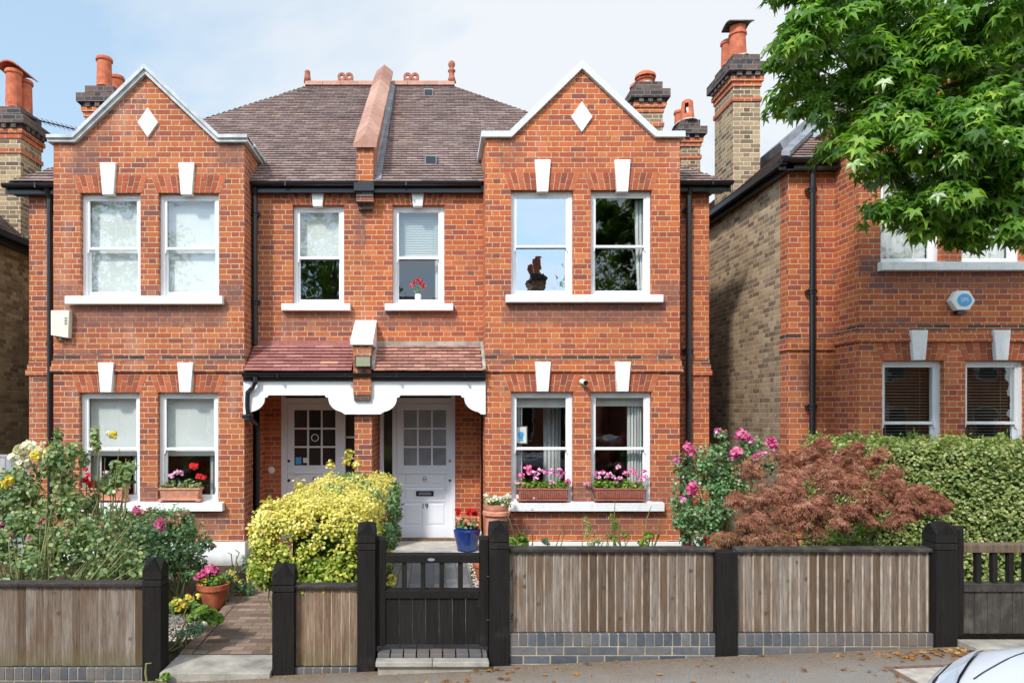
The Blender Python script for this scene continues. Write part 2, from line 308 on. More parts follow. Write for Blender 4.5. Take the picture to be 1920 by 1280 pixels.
M['leaf_gold'] = leaf('golden_leaf', [(0., (.30,.32,.04)), (.25, (.56,.50,.07)), (.6, (.78,.68,.16)), (1., (.88,.78,.36))], .3, .45, tcol=(1.1,1.1,.7,1))
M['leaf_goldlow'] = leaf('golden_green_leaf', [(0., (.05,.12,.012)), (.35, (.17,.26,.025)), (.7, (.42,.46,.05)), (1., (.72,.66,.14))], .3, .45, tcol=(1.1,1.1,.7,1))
M['leaf_fresh'] = leaf('fresh_green_leaf', [(0., (.06,.13,.02)), (.5, (.16,.28,.035)), (1., (.36,.46,.06))], .35)
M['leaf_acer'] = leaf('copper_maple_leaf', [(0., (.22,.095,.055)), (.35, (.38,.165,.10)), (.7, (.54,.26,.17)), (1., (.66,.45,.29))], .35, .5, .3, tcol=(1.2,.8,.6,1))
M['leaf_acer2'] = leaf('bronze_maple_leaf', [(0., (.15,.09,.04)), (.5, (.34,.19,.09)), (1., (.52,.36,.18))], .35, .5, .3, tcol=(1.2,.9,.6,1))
M['leaf_silver'] = leaf('grey_green_leaf', [(0., (.07,.12,.07)), (.6, (.16,.24,.14)), (1., (.30,.38,.24))])
M['leaf_dead'] = leaf('fallen_leaf', [(0., (.14,.06,.025)), (.5, (.36,.15,.045)), (.8, (.48,.27,.09)), (1., (.50,.40,.12))], .15, .8, .1)
M['twig'] = mat('twig_bark', col=(.16,.11,.075), rough=.9, spec=.1, vary=.35, vscale=20)
M['cane'] = mat('green_cane', col=(.22,.22,.09), rough=.7, spec=.2, vary=.4, vscale=9)
M['bark'] = mat('grey_bark', col=(.14,.12,.10), rough=.95, spec=.1, vary=.45, vscale=12, bump=.01, bscale=18)
def petal(name, a, b_, tr=.25):
    return leaf(name, [(0., a), (1., b_)], tr, .6, .2, tcol=(1,1,1,1))
M['pink'] = petal('hot_pink_petal', (.66,.06,.24), (.90,.32,.50))
M['pale_pink'] = petal('pale_pink_petal', (.70,.28,.42), (.85,.60,.68))
M['mix_pink'] = leaf('petunia_petal', [(0., (.32,.03,.20)), (.35, (.70,.10,.33)), (.6, (.80,.42,.58)), (1., (.86,.74,.80))], .2, .6, .2, tcol=(1,1,1,1))
M['redp'] = petal('scarlet_petal', (.55,.012,.015), (.80,.035,.04))
M['cream'] = petal('cream_petal', (.74,.70,.38), (.88,.86,.72))
M['yellowp'] = petal('yellow_petal', (.75,.55,.03), (.88,.76,.20))
M['peach'] = petal('peach_petal', (.75,.33,.17), (.85,.52,.36))
M['whitep'] = petal('white_petal', (.75,.76,.55), (.88,.88,.80))
M['dryp'] = petal('spent_bloom', (.36,.18,.10), (.55,.36,.25))

# ------------------------------------------------------------ mesh helpers
ORG = {}
class MB:
    def __init__(s): s.v = []; s.f = []; s.m = []
    def poly(s, pts, m=0):
        i = len(s.v); s.v += [tuple(p) for p in pts]; s.f.append(tuple(range(i, i+len(pts)))); s.m.append(m); return s
    def solid(s, a, b, m=0):          # a, b: matching loops; caps + sides, shared verts
        i = len(s.v); n = len(a); s.v += [tuple(p) for p in a]+[tuple(p) for p in b]
        s.f.append(tuple(i+k for k in reversed(range(n)))); s.f.append(tuple(i+n+k for k in range(n)))
        for k in range(n): s.f.append((i+k, i+(k+1) % n, i+n+(k+1) % n, i+n+k))
        s.m += [m]*(n+2); return s
    def box(s, x0, x1, y0, y1, z0, z1, m=0):
        return s.solid([(x0,y0,z0),(x1,y0,z0),(x1,y1,z0),(x0,y1,z0)], [(x0,y0,z1),(x1,y0,z1),(x1,y1,z1),(x0,y1,z1)], m)
    def prism(s, pts, y0, y1, m=0):   # pts (x,z), anticlockwise seen from -Y
        return s.solid([(x,y1,z) for x,z in pts], [(x,y0,z) for x,z in pts], m)
    def prismx(s, pts, x0, x1, m=0):  # pts (y,z)
        return s.solid([(x0,y,z) for y,z in pts], [(x1,y,z) for y,z in pts], m)
    def lathe(s, c, prof, n=16, m=0, sx=1., sy=1., cap=True):   # prof [(r,z)]
        i = len(s.v); k = len(prof)
        for r, z in prof:
            for a in range(n):
                t = 2*math.pi*a/n; s.v.append((c[0]+r*sx*math.cos(t), c[1]+r*sy*math.sin(t), c[2]+z))
        for j in range(k-1):
            for a in range(n):
                b = (a+1) % n; s.f.append((i+j*n+a, i+j*n+b, i+(j+1)*n+b, i+(j+1)*n+a)); s.m.append(m)
        if cap:
            s.f.append(tuple(i+a for a in reversed(range(n)))); s.m.append(m)
            s.f.append(tuple(i+(k-1)*n+a for a in range(n))); s.m.append(m)
        return s
    def tube(s, path, r, n=8, m=0):
        path = [Vector(p) for p in path]; rr = r if isinstance(r, (list, tuple)) else [r]*len(path)
        i = len(s.v)
        for j, p in enumerate(path):
            d = (path[min(j+1, len(path)-1)]-path[max(j-1, 0)]).normalized()
            up = Vector((0,0,1)) if abs(d.z) < .9 else Vector((0,1,0))
            a = d.cross(up).normalized(); b = a.cross(d)
            for q in range(n):
                t = 2*math.pi*q/n; s.v.append(tuple(p+(a*math.cos(t)+b*math.sin(t))*rr[j]))
        for j in range(len(path)-1):
            for q in range(n):
                t = (q+1) % n; s.f.append((i+j*n+q, i+j*n+t, i+(j+1)*n+t, i+(j+1)*n+q)); s.m.append(m)
        L = i+(len(path)-1)*n
        s.f.append(tuple(i+q for q in reversed(range(n)))); s.f.append(tuple(L+q for q in range(n))); s.m += [m, m]
        return s
    def build(s, name, mats, parent=None, smooth=False, bevel=0., label=None):
        me = D.meshes.new(name); me.from_pydata(s.v, [], s.f)
        V = np.array(s.v, dtype=np.float32)
        uv = me.uv_layers.new(name='UVMap'); me.update()
        nrm = [p.normal.copy() for p in me.polygons]
        arr = np.zeros((len(me.loops), 2), np.float32)
        for p in me.polygons:
            n = p.normal; ax = max(range(3), key=lambda k: abs(n[k]))
            ls = list(p.loop_indices); vi = [me.loops[l].vertex_index for l in ls]
            if ax == 0: arr[ls] = V[vi][:, (1, 2)]
            elif ax == 1: arr[ls] = V[vi][:, (0, 2)]
            else: arr[ls] = V[vi][:, (0, 1)]
        uv.data.foreach_set('uv', arr.ravel())
        off = ORG.get(parent.name if parent else '', (0,0,0))
        if any(off): me.vertices.foreach_set('co', (V-np.array(off, np.float32)).ravel())
        if not isinstance(mats, (list, tuple)): mats = [mats]
        for m in mats: me.materials.append(M[m] if isinstance(m, str) else m)
        me.polygons.foreach_set('material_index', s.m)
        if smooth: me.polygons.foreach_set('use_smooth', [True]*len(me.polygons))
        me.update()
        o = D.objects.new(name, me); COL.objects.link(o)
        if parent: o.parent = parent; ORG[o.name] = off
        if bevel:
            b = o.modifiers.new('bevel', 'BEVEL'); b.width = bevel; b.segments = 2; b.limit_method = 'ANGLE'
        if label: o['label'] = label
        return o
def root(name, loc, label, cat, group=None):
    o = D.objects.new(name, None); COL.objects.link(o); o.location = loc; o.empty_display_size = .1
    o['label'] = label; o['category'] = cat
    if group: o['group'] = group
    ORG[o.name] = tuple(loc); return o
def tag(o, label, cat, group=None):
    o['label'] = label; o['category'] = cat
    if group: o['group'] = group
    return o
def struct(o, kind='structure'): o['kind'] = kind; return o
def gz(x): return .0425*max(-12, min(12, x))

def np_mesh(name, V, F, mats, parent=None, mi=None, smooth=False):   # F: (n,k) array of equal faces
    off = ORG.get(parent.name if parent else '', (0,0,0))
    V = (np.asarray(V, np.float32)-np.array(off, np.float32)); F = np.asarray(F, np.int32)
    me = D.meshes.new(name); n, k = F.shape
    me.vertices.add(len(V)); me.vertices.foreach_set('co', V.ravel())
    me.loops.add(n*k); me.loops.foreach_set('vertex_index', F.ravel())
    me.polygons.add(n); me.polygons.foreach_set('loop_start', np.arange(0, n*k, k, dtype=np.int32))
    if not isinstance(mats, (list, tuple)): mats = [mats]
    for m in mats: me.materials.append(M[m])
    if mi is not None: me.polygons.foreach_set('material_index', np.asarray(mi, np.int32))
    if smooth: me.polygons.foreach_set('use_smooth', [True]*n)
    me.update(calc_edges=True)
    o = D.objects.new(name, me); COL.objects.link(o)
    if parent: o.parent = parent; ORG[o.name] = off
    return o

# leaf templates (x across, y to the tip, z up)
T_OVAL = (np.array([(0,0,0),(.27,.45,.07),(0,1,-.08),(-.27,.45,.07)]), np.array([(0,1,2),(0,2,3)]))
T_ROUND = (np.array([(0,0,0),(.42,.35,.08),(.25,.85,0),(-.25,.85,0),(-.42,.35,.08)]), np.array([(0,1,2),(0,2,3),(0,3,4)]))
def star_t():
    pts = [(0, .02, 0)]; ang = [-112, -58, 0, 58, 112]; ln = [.55, .85, 1., .85, .55]
    for a, l in zip(ang, ln):
        for da, q in ((-27, .34), (0, 1.), ):
            t = R(a+da); rr = l if q == 1. else .36
            pts.append((math.sin(t)*rr, math.cos(t)*rr, -.22*rr*rr if q == 1. else .04))
    t = R(112+27); pts.append((math.sin(t)*.22, math.cos(t)*.22, .0))
    n = len(pts)-1
    f = [(0, i+1, i) for i in range(1, n)]
    return np.array(pts), np.array(f)
T_STAR = star_t()
def feather_t():
    pts = []; f = []
    for a, l in ((-75,.6),(-40,.85),(0,1.),(40,.85),(75,.6)):
        t = R(a); s, c = math.sin(t), math.cos(t); i = len(pts)
        pts += [(0,0,0), (s*l*.5+c*.055, c*l*.5-s*.055, .02), (s*l, c*l, -.2*l), (s*l*.5-c*.055, c*l*.5+s*.055, .02)]
        f += [(i, i+1, i+2), (i, i+2, i+3)]
    # one connected island per leaf
    P = np.array(pts); F = np.array(f); F[np.isin(F, [4, 8, 12, 16])] = 0
    return P, F
T_FEATHER = feather_t()
def disc_t():
    pts = [(0,0,0)]+[(math.cos(2*math.pi*k/7)*.5, math.sin(2*math.pi*k/7)*.5, .14) for k in range(7)]
    return np.array(pts), np.array([(0, 1+k, 1+(k+1) % 7) for k in range(7)])
T_DISC = disc_t()
def unit(a): return a/np.maximum(np.linalg.norm(a, axis=1, keepdims=True), 1e-6)
def leaves(name, P, N, T, size, tpl, mats, parent=None, mi=None):
    P = np.asarray(P, float); n = len(P); N = unit(np.asarray(N, float)); T = np.asarray(T, float)
    T = unit(T-(T*N).sum(1, keepdims=True)*N); X = np.cross(T, N)
    size = np.broadcast_to(np.asarray(size, float), (n,)).reshape(n, 1, 1)
    tv, tf = tpl; k = len(tv)
    V = P[:, None]+size*(tv[None, :, 0:1]*X[:, None]+tv[None, :, 1:2]*T[:, None]+tv[None, :, 2:3]*N[:, None])
    F = (tf[None]+(np.arange(n)*k)[:, None, None]).reshape(-1, 3)
    m = None if mi is None else np.repeat(mi, len(tf))
    return np_mesh(name, V.reshape(-1, 3), F, mats, parent, m)
def sph(n): return unit(rng.normal(size=(n, 3)))
def clump(cs, rs, per, shell=.55, up=.5, out=None, wild=.6):
    """leaf points around clump centres; normals outward + up, tips droop"""
    Ps, Ns = [], []
    for c, r in zip(cs, rs):
        n = int(per*1.0); d = sph(n); q = shell+(1-shell)*rng.random((n, 1))
        Ps.append(np.array(c)+d*q*np.array(r)); Ns.append(d)
    P = np.concatenate(Ps); Dn = np.concatenate(Ns)
    N = Dn*.7+np.array([0, 0, up])+rng.normal(size=P.shape)*wild*.6+(np.array(out) if out is not None else 0)
    T = Dn*.8+np.array([0, 0, -.5])+rng.normal(size=P.shape)*wild
    return P, N, T
def blob_centres(c, r, n, shell=.75, zmin=-1.):
    d = sph(n*4); d = d[d[:, 2] > zmin][:n]; q = shell+(1.02-shell)*rng.random((len(d), 1))
    return np.array(c)+d*q*np.array(r)
def ball(name, c, r, mt, parent, n=26, tpl=T_ROUND, size=None, label=None):   # a full bloom of petals
    d = sph(n); P = np.array(c)+d*r*(.25+.45*rng.random((n, 1)))
    o = leaves(name, P, d+rng.normal(size=d.shape)*.3, rng.normal(size=d.shape), size or r*.9, tpl, mt, parent)
    if label: o['label'] = label
    return o
def stems(name, base, tips, r, mt, parent, wig=.05):
    mb = MB(); base = Vector(base)
    for t in tips:
        t = Vector(t); b = base+Vector((random.uniform(-.1,.1), random.uniform(-.06,.06), 0))
        m1 = b.lerp(t, .4)+Vector([random.uniform(-wig, wig) for _ in range(3)])
        m2 = b.lerp(t, .75)+Vector([random.uniform(-wig, wig) for _ in range(3)])
        mb.tube([b, m1, m2, t], [r, r*.8, r*.6, r*.35], 5)
    return mb.build(name, mt, parent)

# ------------------------------------------------------------ ground
def sheet(name, x0, x1, y0, y1, dz, mt, nx=24, thick=None, slope=True):
    mb = MB(); xs = np.linspace(x0, x1, nx+1)
    for a, b in zip(xs[:-1], xs[1:]):
        za, zb = (gz(a), gz(b)) if slope else (0, 0)
        if thick: mb.solid([(a,y0,za+dz-thick),(b,y0,zb+dz-thick),(b,y1,zb+dz-thick),(a,y1,za+dz-thick)],
                           [(a,y0,za+dz),(b,y0,zb+dz),(b,y1,zb+dz),(a,y1,za+dz)])
        else: mb.poly([(a,y0,za+dz),(b,y0,zb+dz),(b,y1,zb+dz),(a,y1,za+dz)])
    return struct(mb.build(name, mt))
mb = MB()
for a, b in ((-400,-12),(-12,12),(12,400)):
    mb.poly([(a,-400,gz(a)-.62),(b,-400,gz(b)-.62),(b,500,gz(b)-.62),(a,500,gz(a)-.62)])
struct(mb.build('ground', 'earth'))
sheet('road', -40, 40, -3.0, 3.2, -.11, 'road', 40, .3)
mb = MB()
for k in range(-32, 33):
    a = k*.92; b = a+.905
    mb.solid([(a,3.2,gz(a)-.3),(b,3.2,gz(b)-.3),(b,3.33,gz(b)-.3),(a,3.33,gz(a)-.3)], [(a,3.2,gz(a)+.002),(b,3.2,gz(b)+.002),(b,3.33,gz(b)+.002),(a,3.33,gz(a)+.002)])
struct(mb.build('kerb', 'slab', bevel=.01))
sheet('pavement', -30, 30, 3.331, 5.62, 0, 'asphalt', 60, .3)
sheet('far_pavement', -40, 40, -5.2, -3.0, 0, 'asphalt', 40, .3)
# gardens
struct(MB().box(-7.4, -.62, 5.72, 10.95, -.5, -.05).build('garden_bed', 'soil'))
struct(MB().box(-.62, 4.3, 5.72, 10.95, -.5, .06).build('front_garden_bed', 'soil'))
struct(MB().box(4.3, 30, 5.62, 9.7, -.5, .16).build('side_garden_bed', 'soil'))
struct(MB().box(-30, -7.4, 5.72, 9.7, -.55, -.2).build('outer_garden_bed', 'soil'))

# ------------------------------------------------------------ house parts
def wall_holes(mb, x0, x1, z0, z1, Y, holes, rev=.11, m=0):
    xs = sorted({x0, x1, *[h[0] for h in holes], *[h[1] for h in holes]}); zs = sorted({z0, z1, *[h[2] for h in holes], *[h[3] for h in holes]})
    for a, b in zip(xs[:-1], xs[1:]):
        for c, d in zip(zs[:-1], zs[1:]):
            cx, cz = (a+b)/2, (c+d)/2
            if any(h[0] < cx < h[1] and h[2] < cz < h[3] for h in holes): continue
            mb.poly([(a,Y,c),(b,Y,c),(b,Y,d),(a,Y,d)], m)
    for a, b, c, d in holes:
        y = Y+rev
        mb.poly([(a,Y,c),(a,Y,d),(a,y,d),(a,y,c)], m); mb.poly([(b,Y,c),(b,y,c),(b,y,d),(b,Y,d)], m)
        mb.poly([(a,Y,d),(b,Y,d),(b,y,d),(a,y,d)], m); mb.poly([(a,Y,c),(a,y,c),(b,y,c),(b,Y,c)], m)
def sidewall(mb, X, y0, y1, z0, z1, right, m=0):
    p = [(X,y0,z0),(X,y1,z0),(X,y1,z1),(X,y0,z1)]
    mb.poly(p if right else p[::-1], m)
def arch(par, x0, x1, z0, z1, Y, kx, kw=.10, name='brick_arch', sp=.09):
    mb = MB(); mb.prism([(x0,z0),(x1,z0),(x1+sp,z1),(x0-sp,z1)], Y-.0015, Y+.03, 0)
    n = int(round((x1-x0+sp)/.083)); g = .006
    for k in range(n):
        a, b = k/n, (k+1)/n
        bx = lambda t, z: (x0-sp*(z-z0)/(z1-z0)) + t*((x1-x0)+2*sp*(z-z0)/(z1-z0))
        if abs(bx((a+b)/2, (z0+z1)/2)-kx) < kw-.03: continue
        cut = z0+(z1-z0)*(.36 if k % 2 else .64)
        for c, d in ((z0+.001, cut-g), (cut+g, z1-.003)):
            mb.prism([(bx(a,c)+g,c),(bx(b,c)-g,c),(bx(b,d)-g,d),(bx(a,d)+g,d)], Y-.006-random.random()*.002, Y+.02, 1)
    return mb.build(name, ['mortar', 'voussoir'], par)
def keystone(par, cx, z0, z1, Y, wt=.225, wb=.155):
    return MB().prism([(cx-wb/2,z0),(cx+wb/2,z0),(cx+wt/2,z1),(cx-wt/2,z1)], Y-.045, Y+.06).build('keystone', 'stone', par, bevel=.006)
def sill(par, x0, x1, z0, z1, Y):
    return MB().prismx([(Y-.10,z0),(Y+.14,z0),(Y+.14,z1+.012),(Y-.10,z1-.008)], x0, x1).build('window_sill', 'stone', par, bevel=.006)
def window(par, x0, x1, z0, z1, Y, gl='glass', meet=.48, rail=.06, label=None, fr=.055, left_only=False):
    yf = Y+.075; mb = MB()
    mb.box(x0,x0+fr,yf,yf+.13,z0,z1); mb.box(x1-fr,x1,yf,yf+.13,z0,z1)
    mb.box(x0+fr,x1-fr,yf+.002,yf+.13,z1-fr,z1); mb.box(x0+fr,x1-fr,yf+.002,yf+.13,z0,z0+.03)
    fo = mb.build('window', 'white', par, bevel=.004, label=label)
    zm = z0+(z1-z0)*meet; st = .034
    def sash(nm, a, b, c, d, y, bot, top):
        s = MB(); s.box(a,a+st,y,y+.035,c,d); s.box(b-st,b,y,y+.035,c,d)
        s.box(a+st,b-st,y+.001,y+.034,c,c+bot); s.box(a+st,b-st,y+.001,y+.034,d-top,d)
        if nm == 'upper_sash':
            for hx, sg in ((a, 1), (b, -1)):
                s.prism([(hx,c-.055),(hx+sg*.014,c-.055),(hx+sg*.03,c-.0),(hx,c)] if sg > 0 else [(hx-.014,c-.055),(hx,c-.055),(hx,c),(hx-.03,c)], y, y+.035)
        so_ = s.build(nm, 'white', fo, bevel=.003)
        g = MB(); g.poly([(a+st,y+.016,c+bot),(b-st,y+.016,c+bot),(b-st,y+.016,d-top),(a+st,y+.016,d-top)]); g.build('pane', gl, fo)
    sash('upper_sash', x0+fr, x1-fr, zm-.02, z1-fr, yf+.012, .036, .03)
    sash('lower_sash', x0+fr, x1-fr, z0+.03, zm+.02, yf+.05, .055, .036)
    return fo
def roller(fo, x0, x1, z0, z1, Y, m='blind', name='roller_blind'):
    mb = MB().box(x0+.06,x1-.06,Y+.215,Y+.222,z0,z1); mb.box(x0+.06,x1-.06,Y+.21,Y+.228,z0-.012,z0+.012)
    return mb.build(name, m, fo)
def venetian(fo, x0, x1, z0, z1, Y, m='slat', pitch=.028, tilt=.4):
    mb = MB(); z = z1
    while z > z0:
        mb.prismx([(Y+.215,z-.011*tilt*2),(Y+.216,z-.012*tilt*2-.001),(Y+.241,z+.011*tilt*2-.001),(Y+.24,z+.012*tilt*2)], x0+.06, x1-.06); z -= pitch
    for xx in (x0+.18, x1-.18): mb.box(xx-.002,xx+.002,Y+.207,Y+.211,z0,z1)
    mb.box(x0+.06,x1-.06,Y+.21,Y+.245,z0-.02,z0)
    return mb.build('venetian_blind', m, fo)
def drape(fo, x0, x1, z0, z1, Y, folds=5, gather=0.):
    mb = MB(); n = folds*8
    ed = [(x0+(x1-x0)*k/n, Y+.26+.022*math.sin(k/8*2*math.pi+math.sin(k*.7))) for k in range(n+1)]
    L = [0, .35, .7, 1.]
    for j in range(3):
        for (a, ya), (b, yb) in zip(ed[:-1], ed[1:]):
            za, zb = z1-(z1-z0)*L[j], z1-(z1-z0)*L[j+1]
            s = lambda x, t: x+gather*t*t*((x0 if gather < 0 else x1)-x)*(1 if gather >= 0 else -1)
            mb.poly([(s(a,L[j+1]),ya,zb),(s(b,L[j+1]),yb,zb),(s(b,L[j]),yb,za),(s(a,L[j]),ya,za)])
    return mb.build('curtain', 'curtain', fo)
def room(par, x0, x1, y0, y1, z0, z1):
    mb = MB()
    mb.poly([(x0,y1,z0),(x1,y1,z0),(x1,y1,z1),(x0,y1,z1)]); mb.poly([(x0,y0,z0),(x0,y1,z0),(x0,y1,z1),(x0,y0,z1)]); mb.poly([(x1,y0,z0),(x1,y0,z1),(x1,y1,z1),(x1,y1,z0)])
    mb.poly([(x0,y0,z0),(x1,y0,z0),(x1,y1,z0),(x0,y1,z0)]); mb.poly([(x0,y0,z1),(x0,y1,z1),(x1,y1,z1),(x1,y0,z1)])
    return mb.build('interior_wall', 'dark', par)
def tiles(par, A0, A1, B0, B1, mt='tile', gauge=.1, wd=.165, lip=.019, name='roof', sag=0.):
    """A0-A1 eave (left,right seen from outside), B0-B1 top"""
    A0, A1, B0, B1 = map(Vector, (A0, A1, B0, B1)); e = (A1-A0).normalized()
    L0 = B0-A0; up = (L0-e*L0.dot(e)); H = up.length; up.normalize(); nn = e.cross(up).normalized()
    rows = max(1, int(round(H/gauge))); V = []; F = []
    for r in range(rows):
        t0, t1 = r/rows, (r+1)/rows; tm = (t0+t1)/2
        a = A0.lerp(B0, tm); b = A1.lerp(B1, tm); u0 = (a-A0).dot(e); u1 = (b-A0).dot(e)
        if u1-u0 < .03: continue
        k = math.floor(u0/wd-.5*(r % 2))
        while True:
            s = max(u0, (k+.5*(r % 2))*wd); q = min(u1, (k+1+.5*(r % 2))*wd); k += 1
            if s >= u1-.01: break
            if q-s < .02: continue
            j = random.random()*.006; j2 = random.uniform(-.002, .002)
            lo = A0+up*(t0*H+j2-.004)+nn*(lip+j); hi = A0+up*(t1*H+.012)+nn*.001
            i = len(V); g = .0022
            for p in (lo+e*(s+g), lo+e*(q-g), hi+e*(q-g), hi+e*(s+g)): V.append(p)
            V.append(lo+e*(s+g)-nn*(lip+.002)+up*.012); V.append(lo+e*(q-g)-nn*(lip+.002)+up*.012)
            F += [(i, i+1, i+2, i+3), (i+4, i+5, i+1, i)]
    i = len(V); V += [A0-nn*.012, A1-nn*.012, B1-nn*.012, B0-nn*.012]; F.append((i, i+1, i+2, i+3))
    mi = [0]*(len(F)-1)+[1]
    return np_mesh(name, [tuple(v) for v in V], F, [mt, 'black'], par, mi)
def chimney(par, x0, x1, y0, y1, z0, zt, pots, band=True, name='chimney'):
    mb = MB(); o = .075
    mb.box(x0,x1,y0,y1,z0,zt-.55,0)
    mb.box(x0-.02,x1+.02,y0-.02,y1+.02,zt-.55,zt-.47,1)
    mb.box(x0-.045,x1+.045,y0-.045,y1+.045,zt-.469,zt-.395,1)
    nx, ny = max(2, int((x1-x0)/.15)), max(3, int((y1-y0)/.15))
    for k in range(nx): 
        c = x0+(k+.5)*(x1-x0)/nx
        mb.box(c-.04,c+.04,y0-o-.01,y1+o+.01,zt-.394,zt-.32,2)
    for k in range(ny):
        c = y0+(k+.5)*(y1-y0)/ny; mb.box(x0-o-.01,x1+o+.01,c-.04,c+.04,zt-.393,zt-.321,2)
    mb.box(x0-.03,x1+.03,y0-.03,y1+.03,zt-.392,zt-.322,2)
    mb.box(x0-o-.03,x1+o+.03,y0-o-.03,y1+o+.03,zt-.32,zt-.17,2)
    mb.box(x0,x1,y0,y1,zt-.169,zt,2)
    if band: mb.box(x0-.022,x1+.022,y0-.022,y1+.022,zt-.80,zt-.725,1)
    mb.lathe(((x0+x1)/2,(y0+y1)/2,zt), [(.24,0),(.2,.05),(.12,.07)], 12, 3, 1., min(2.2, (y1-y0)/(x1-x0)))
    ch = mb.build(name, ['stack', 'brick', 'brick_dark', 'slab'], par)
    for px_, py_, h, r, kind in pots:
        p = MB(); c = (px_, py_, zt+.03)
        if kind == 'plain': p.lathe(c, [(r*1.05,0),(r,.03),(r*.92,h-.08),(r*1.1,h-.06),(r*1.1,h-.02),(r,h),(r*.8,h),(r*.8,h-.1)], 18, 0, cap=False)
        if kind == 'dome':
            p.lathe(c, [(r,0),(r*.95,h*.3),(r*1.15,h*.35),(r*1.15,h*.4),(r*.8,h*.42)], 18)
            p.lathe(c, [(r*1.25,h*.55),(r*1.2,h*.75),(r*.8,h*.95),(r*.2,h)], 18)
            for t in range(5): a = t*1.256; p.box(c[0]+math.cos(a)*r-.012,c[0]+math.cos(a)*r+.012,c[1]+math.sin(a)*r-.012,c[1]+math.sin(a)*r+.012,c[2]+h*.38,c[2]+h*.6)
        if kind == 'slot':      # arched openings in the shaft
            p.lathe(c, [(r,0),(r*.95,h*.32)], 20, cap=False)
            n = 20; i0 = len(p.v)
            for a0 in range(n):
                if (a0 % 5) in (0, 1): continue
                t0, t1 = 2*math.pi*(a0-2.5)/n, 2*math.pi*(a0-1.5)/n
                for q0, q1, r0, r1 in ((h*.32,h*.8,r*.95,r*.82),):
                    p.poly([(c[0]+r0*math.cos(t0),c[1]+r0*math.sin(t0),c[2]+q0),(c[0]+r0*math.cos(t1),c[1]+r0*math.sin(t1),c[2]+q0),(c[0]+r1*math.cos(t1),c[1]+r1*math.sin(t1),c[2]+q1),(c[0]+r1*math.cos(t0),c[1]+r1*math.sin(t0),c[2]+q1)])
            p.lathe((c[0],c[1],c[2]), [(r*.82,h*.8),(r*.78,h*.92),(r*.5,h),(r*.1,h*1.01)], 20, cap=False)
        if kind == 'hood':
            p.lathe(c, [(r*1.05,0),(r*.9,h*.7),(r*1.05,h*.72),(r*1.05,h*.78),(r*.9,h*.8),(r*.9,h)], 18, cap=False)
            n = 9
            pr = [(c[1]+ (k/(n-1)-.5)*2.6*r, c[2]+h+.05*math.sin(math.pi*k/(n-1))) for k in range(n)]
            p.prismx(pr+[(y, z+.02) for y, z in reversed(pr)], c[0]-r*1.45, c[0]+r*1.45, 1)
        p.build('chimney_pot', ['terracotta', 'brick_dark'], ch, smooth=False)
    return ch
def drain(par, path, r=.038, collars=(), name='downpipe'):
    mb = MB().tube(path, r, 12)
    for (x, y, z) in collars:
        mb.lathe((x,y,z-.05), [(r+.004,0),(r+.014,.01),(r+.014,.03),(r+.006,.04),(r+.014,.055),(r+.014,.08),(r+.004,.09)], 12)
        mb.box(x-.075,x+.075,y+.0,y+.06,z-.02,z+.02)
    return mb.build(name, 'black', par, smooth=False, bevel=0)
def gutter(par, x0, x1, Y, z, name='gutter', fascia=True):
    mb = MB(); n = 8
    pr = [(Y-.055*math.cos(math.pi*k/n), z-.055*math.sin(math.pi*k/n)) for k in range(n+1)]
    inn = [(Y-.05*math.cos(math.pi*k/n), z-.05*math.sin(math.pi*k/n)+.003) for k in range(n+1)]
    mb.prismx(pr+inn[::-1], x0, x1)
    k = x0+.5
    while k < x1-.2: mb.box(k-.012,k+.012,Y-.062,Y+.05,z-.066,z+.004); k += .95
    if fascia: mb.box(x0,x1,Y+.058,Y+.078,z-.13,z+.02)
    return mb.build(name, 'black', par)
def coping_path(par, pts, t, y0, y1, mt, lips=0, name='coping'):
    """pts (x,z) top line left to right; thickness t measured square to it"""
    P = [Vector((x, z)) for x, z in pts]; low = []
    for i, p in enumerate(P):
        d1 = (p-P[i-1]).normalized() if i else (P[1]-p).normalized()
        d2 = (P[i+1]-p).normalized() if i < len(P)-1 else d1
        n1 = Vector((d1.y, -d1.x)); n2 = Vector((d2.y, -d2.x)); b = (n1+n2).normalized()
        low.append(p+b*t/max(.3, b.dot(n1)))
    mb = MB()
    for i in range(len(P)-1):
        mb.prism([tuple(low[i]), tuple(low[i+1]), tuple(P[i+1]), tuple(P[i])], y0, y1)
        if lips:
            q = [low[i].lerp(P[i], .55), low[i+1].lerp(P[i+1], .55)]
            mb.prism([tuple(q[0]), tuple(q[1]), tuple(P[i+1]+(P[i+1]-low[i+1])*.12), tuple(P[i]+(P[i]-low[i])*.12)], y0-.03, y1+.01)
    return mb.build(name, mt, par, bevel=.004), low

YB, YM, YD = 9.7, 10.16, 10.9       # bay front, main wall, porch back wall
EZ = 5.50                            # eaves
def rz(y): return EZ+.848*(y-10.0)

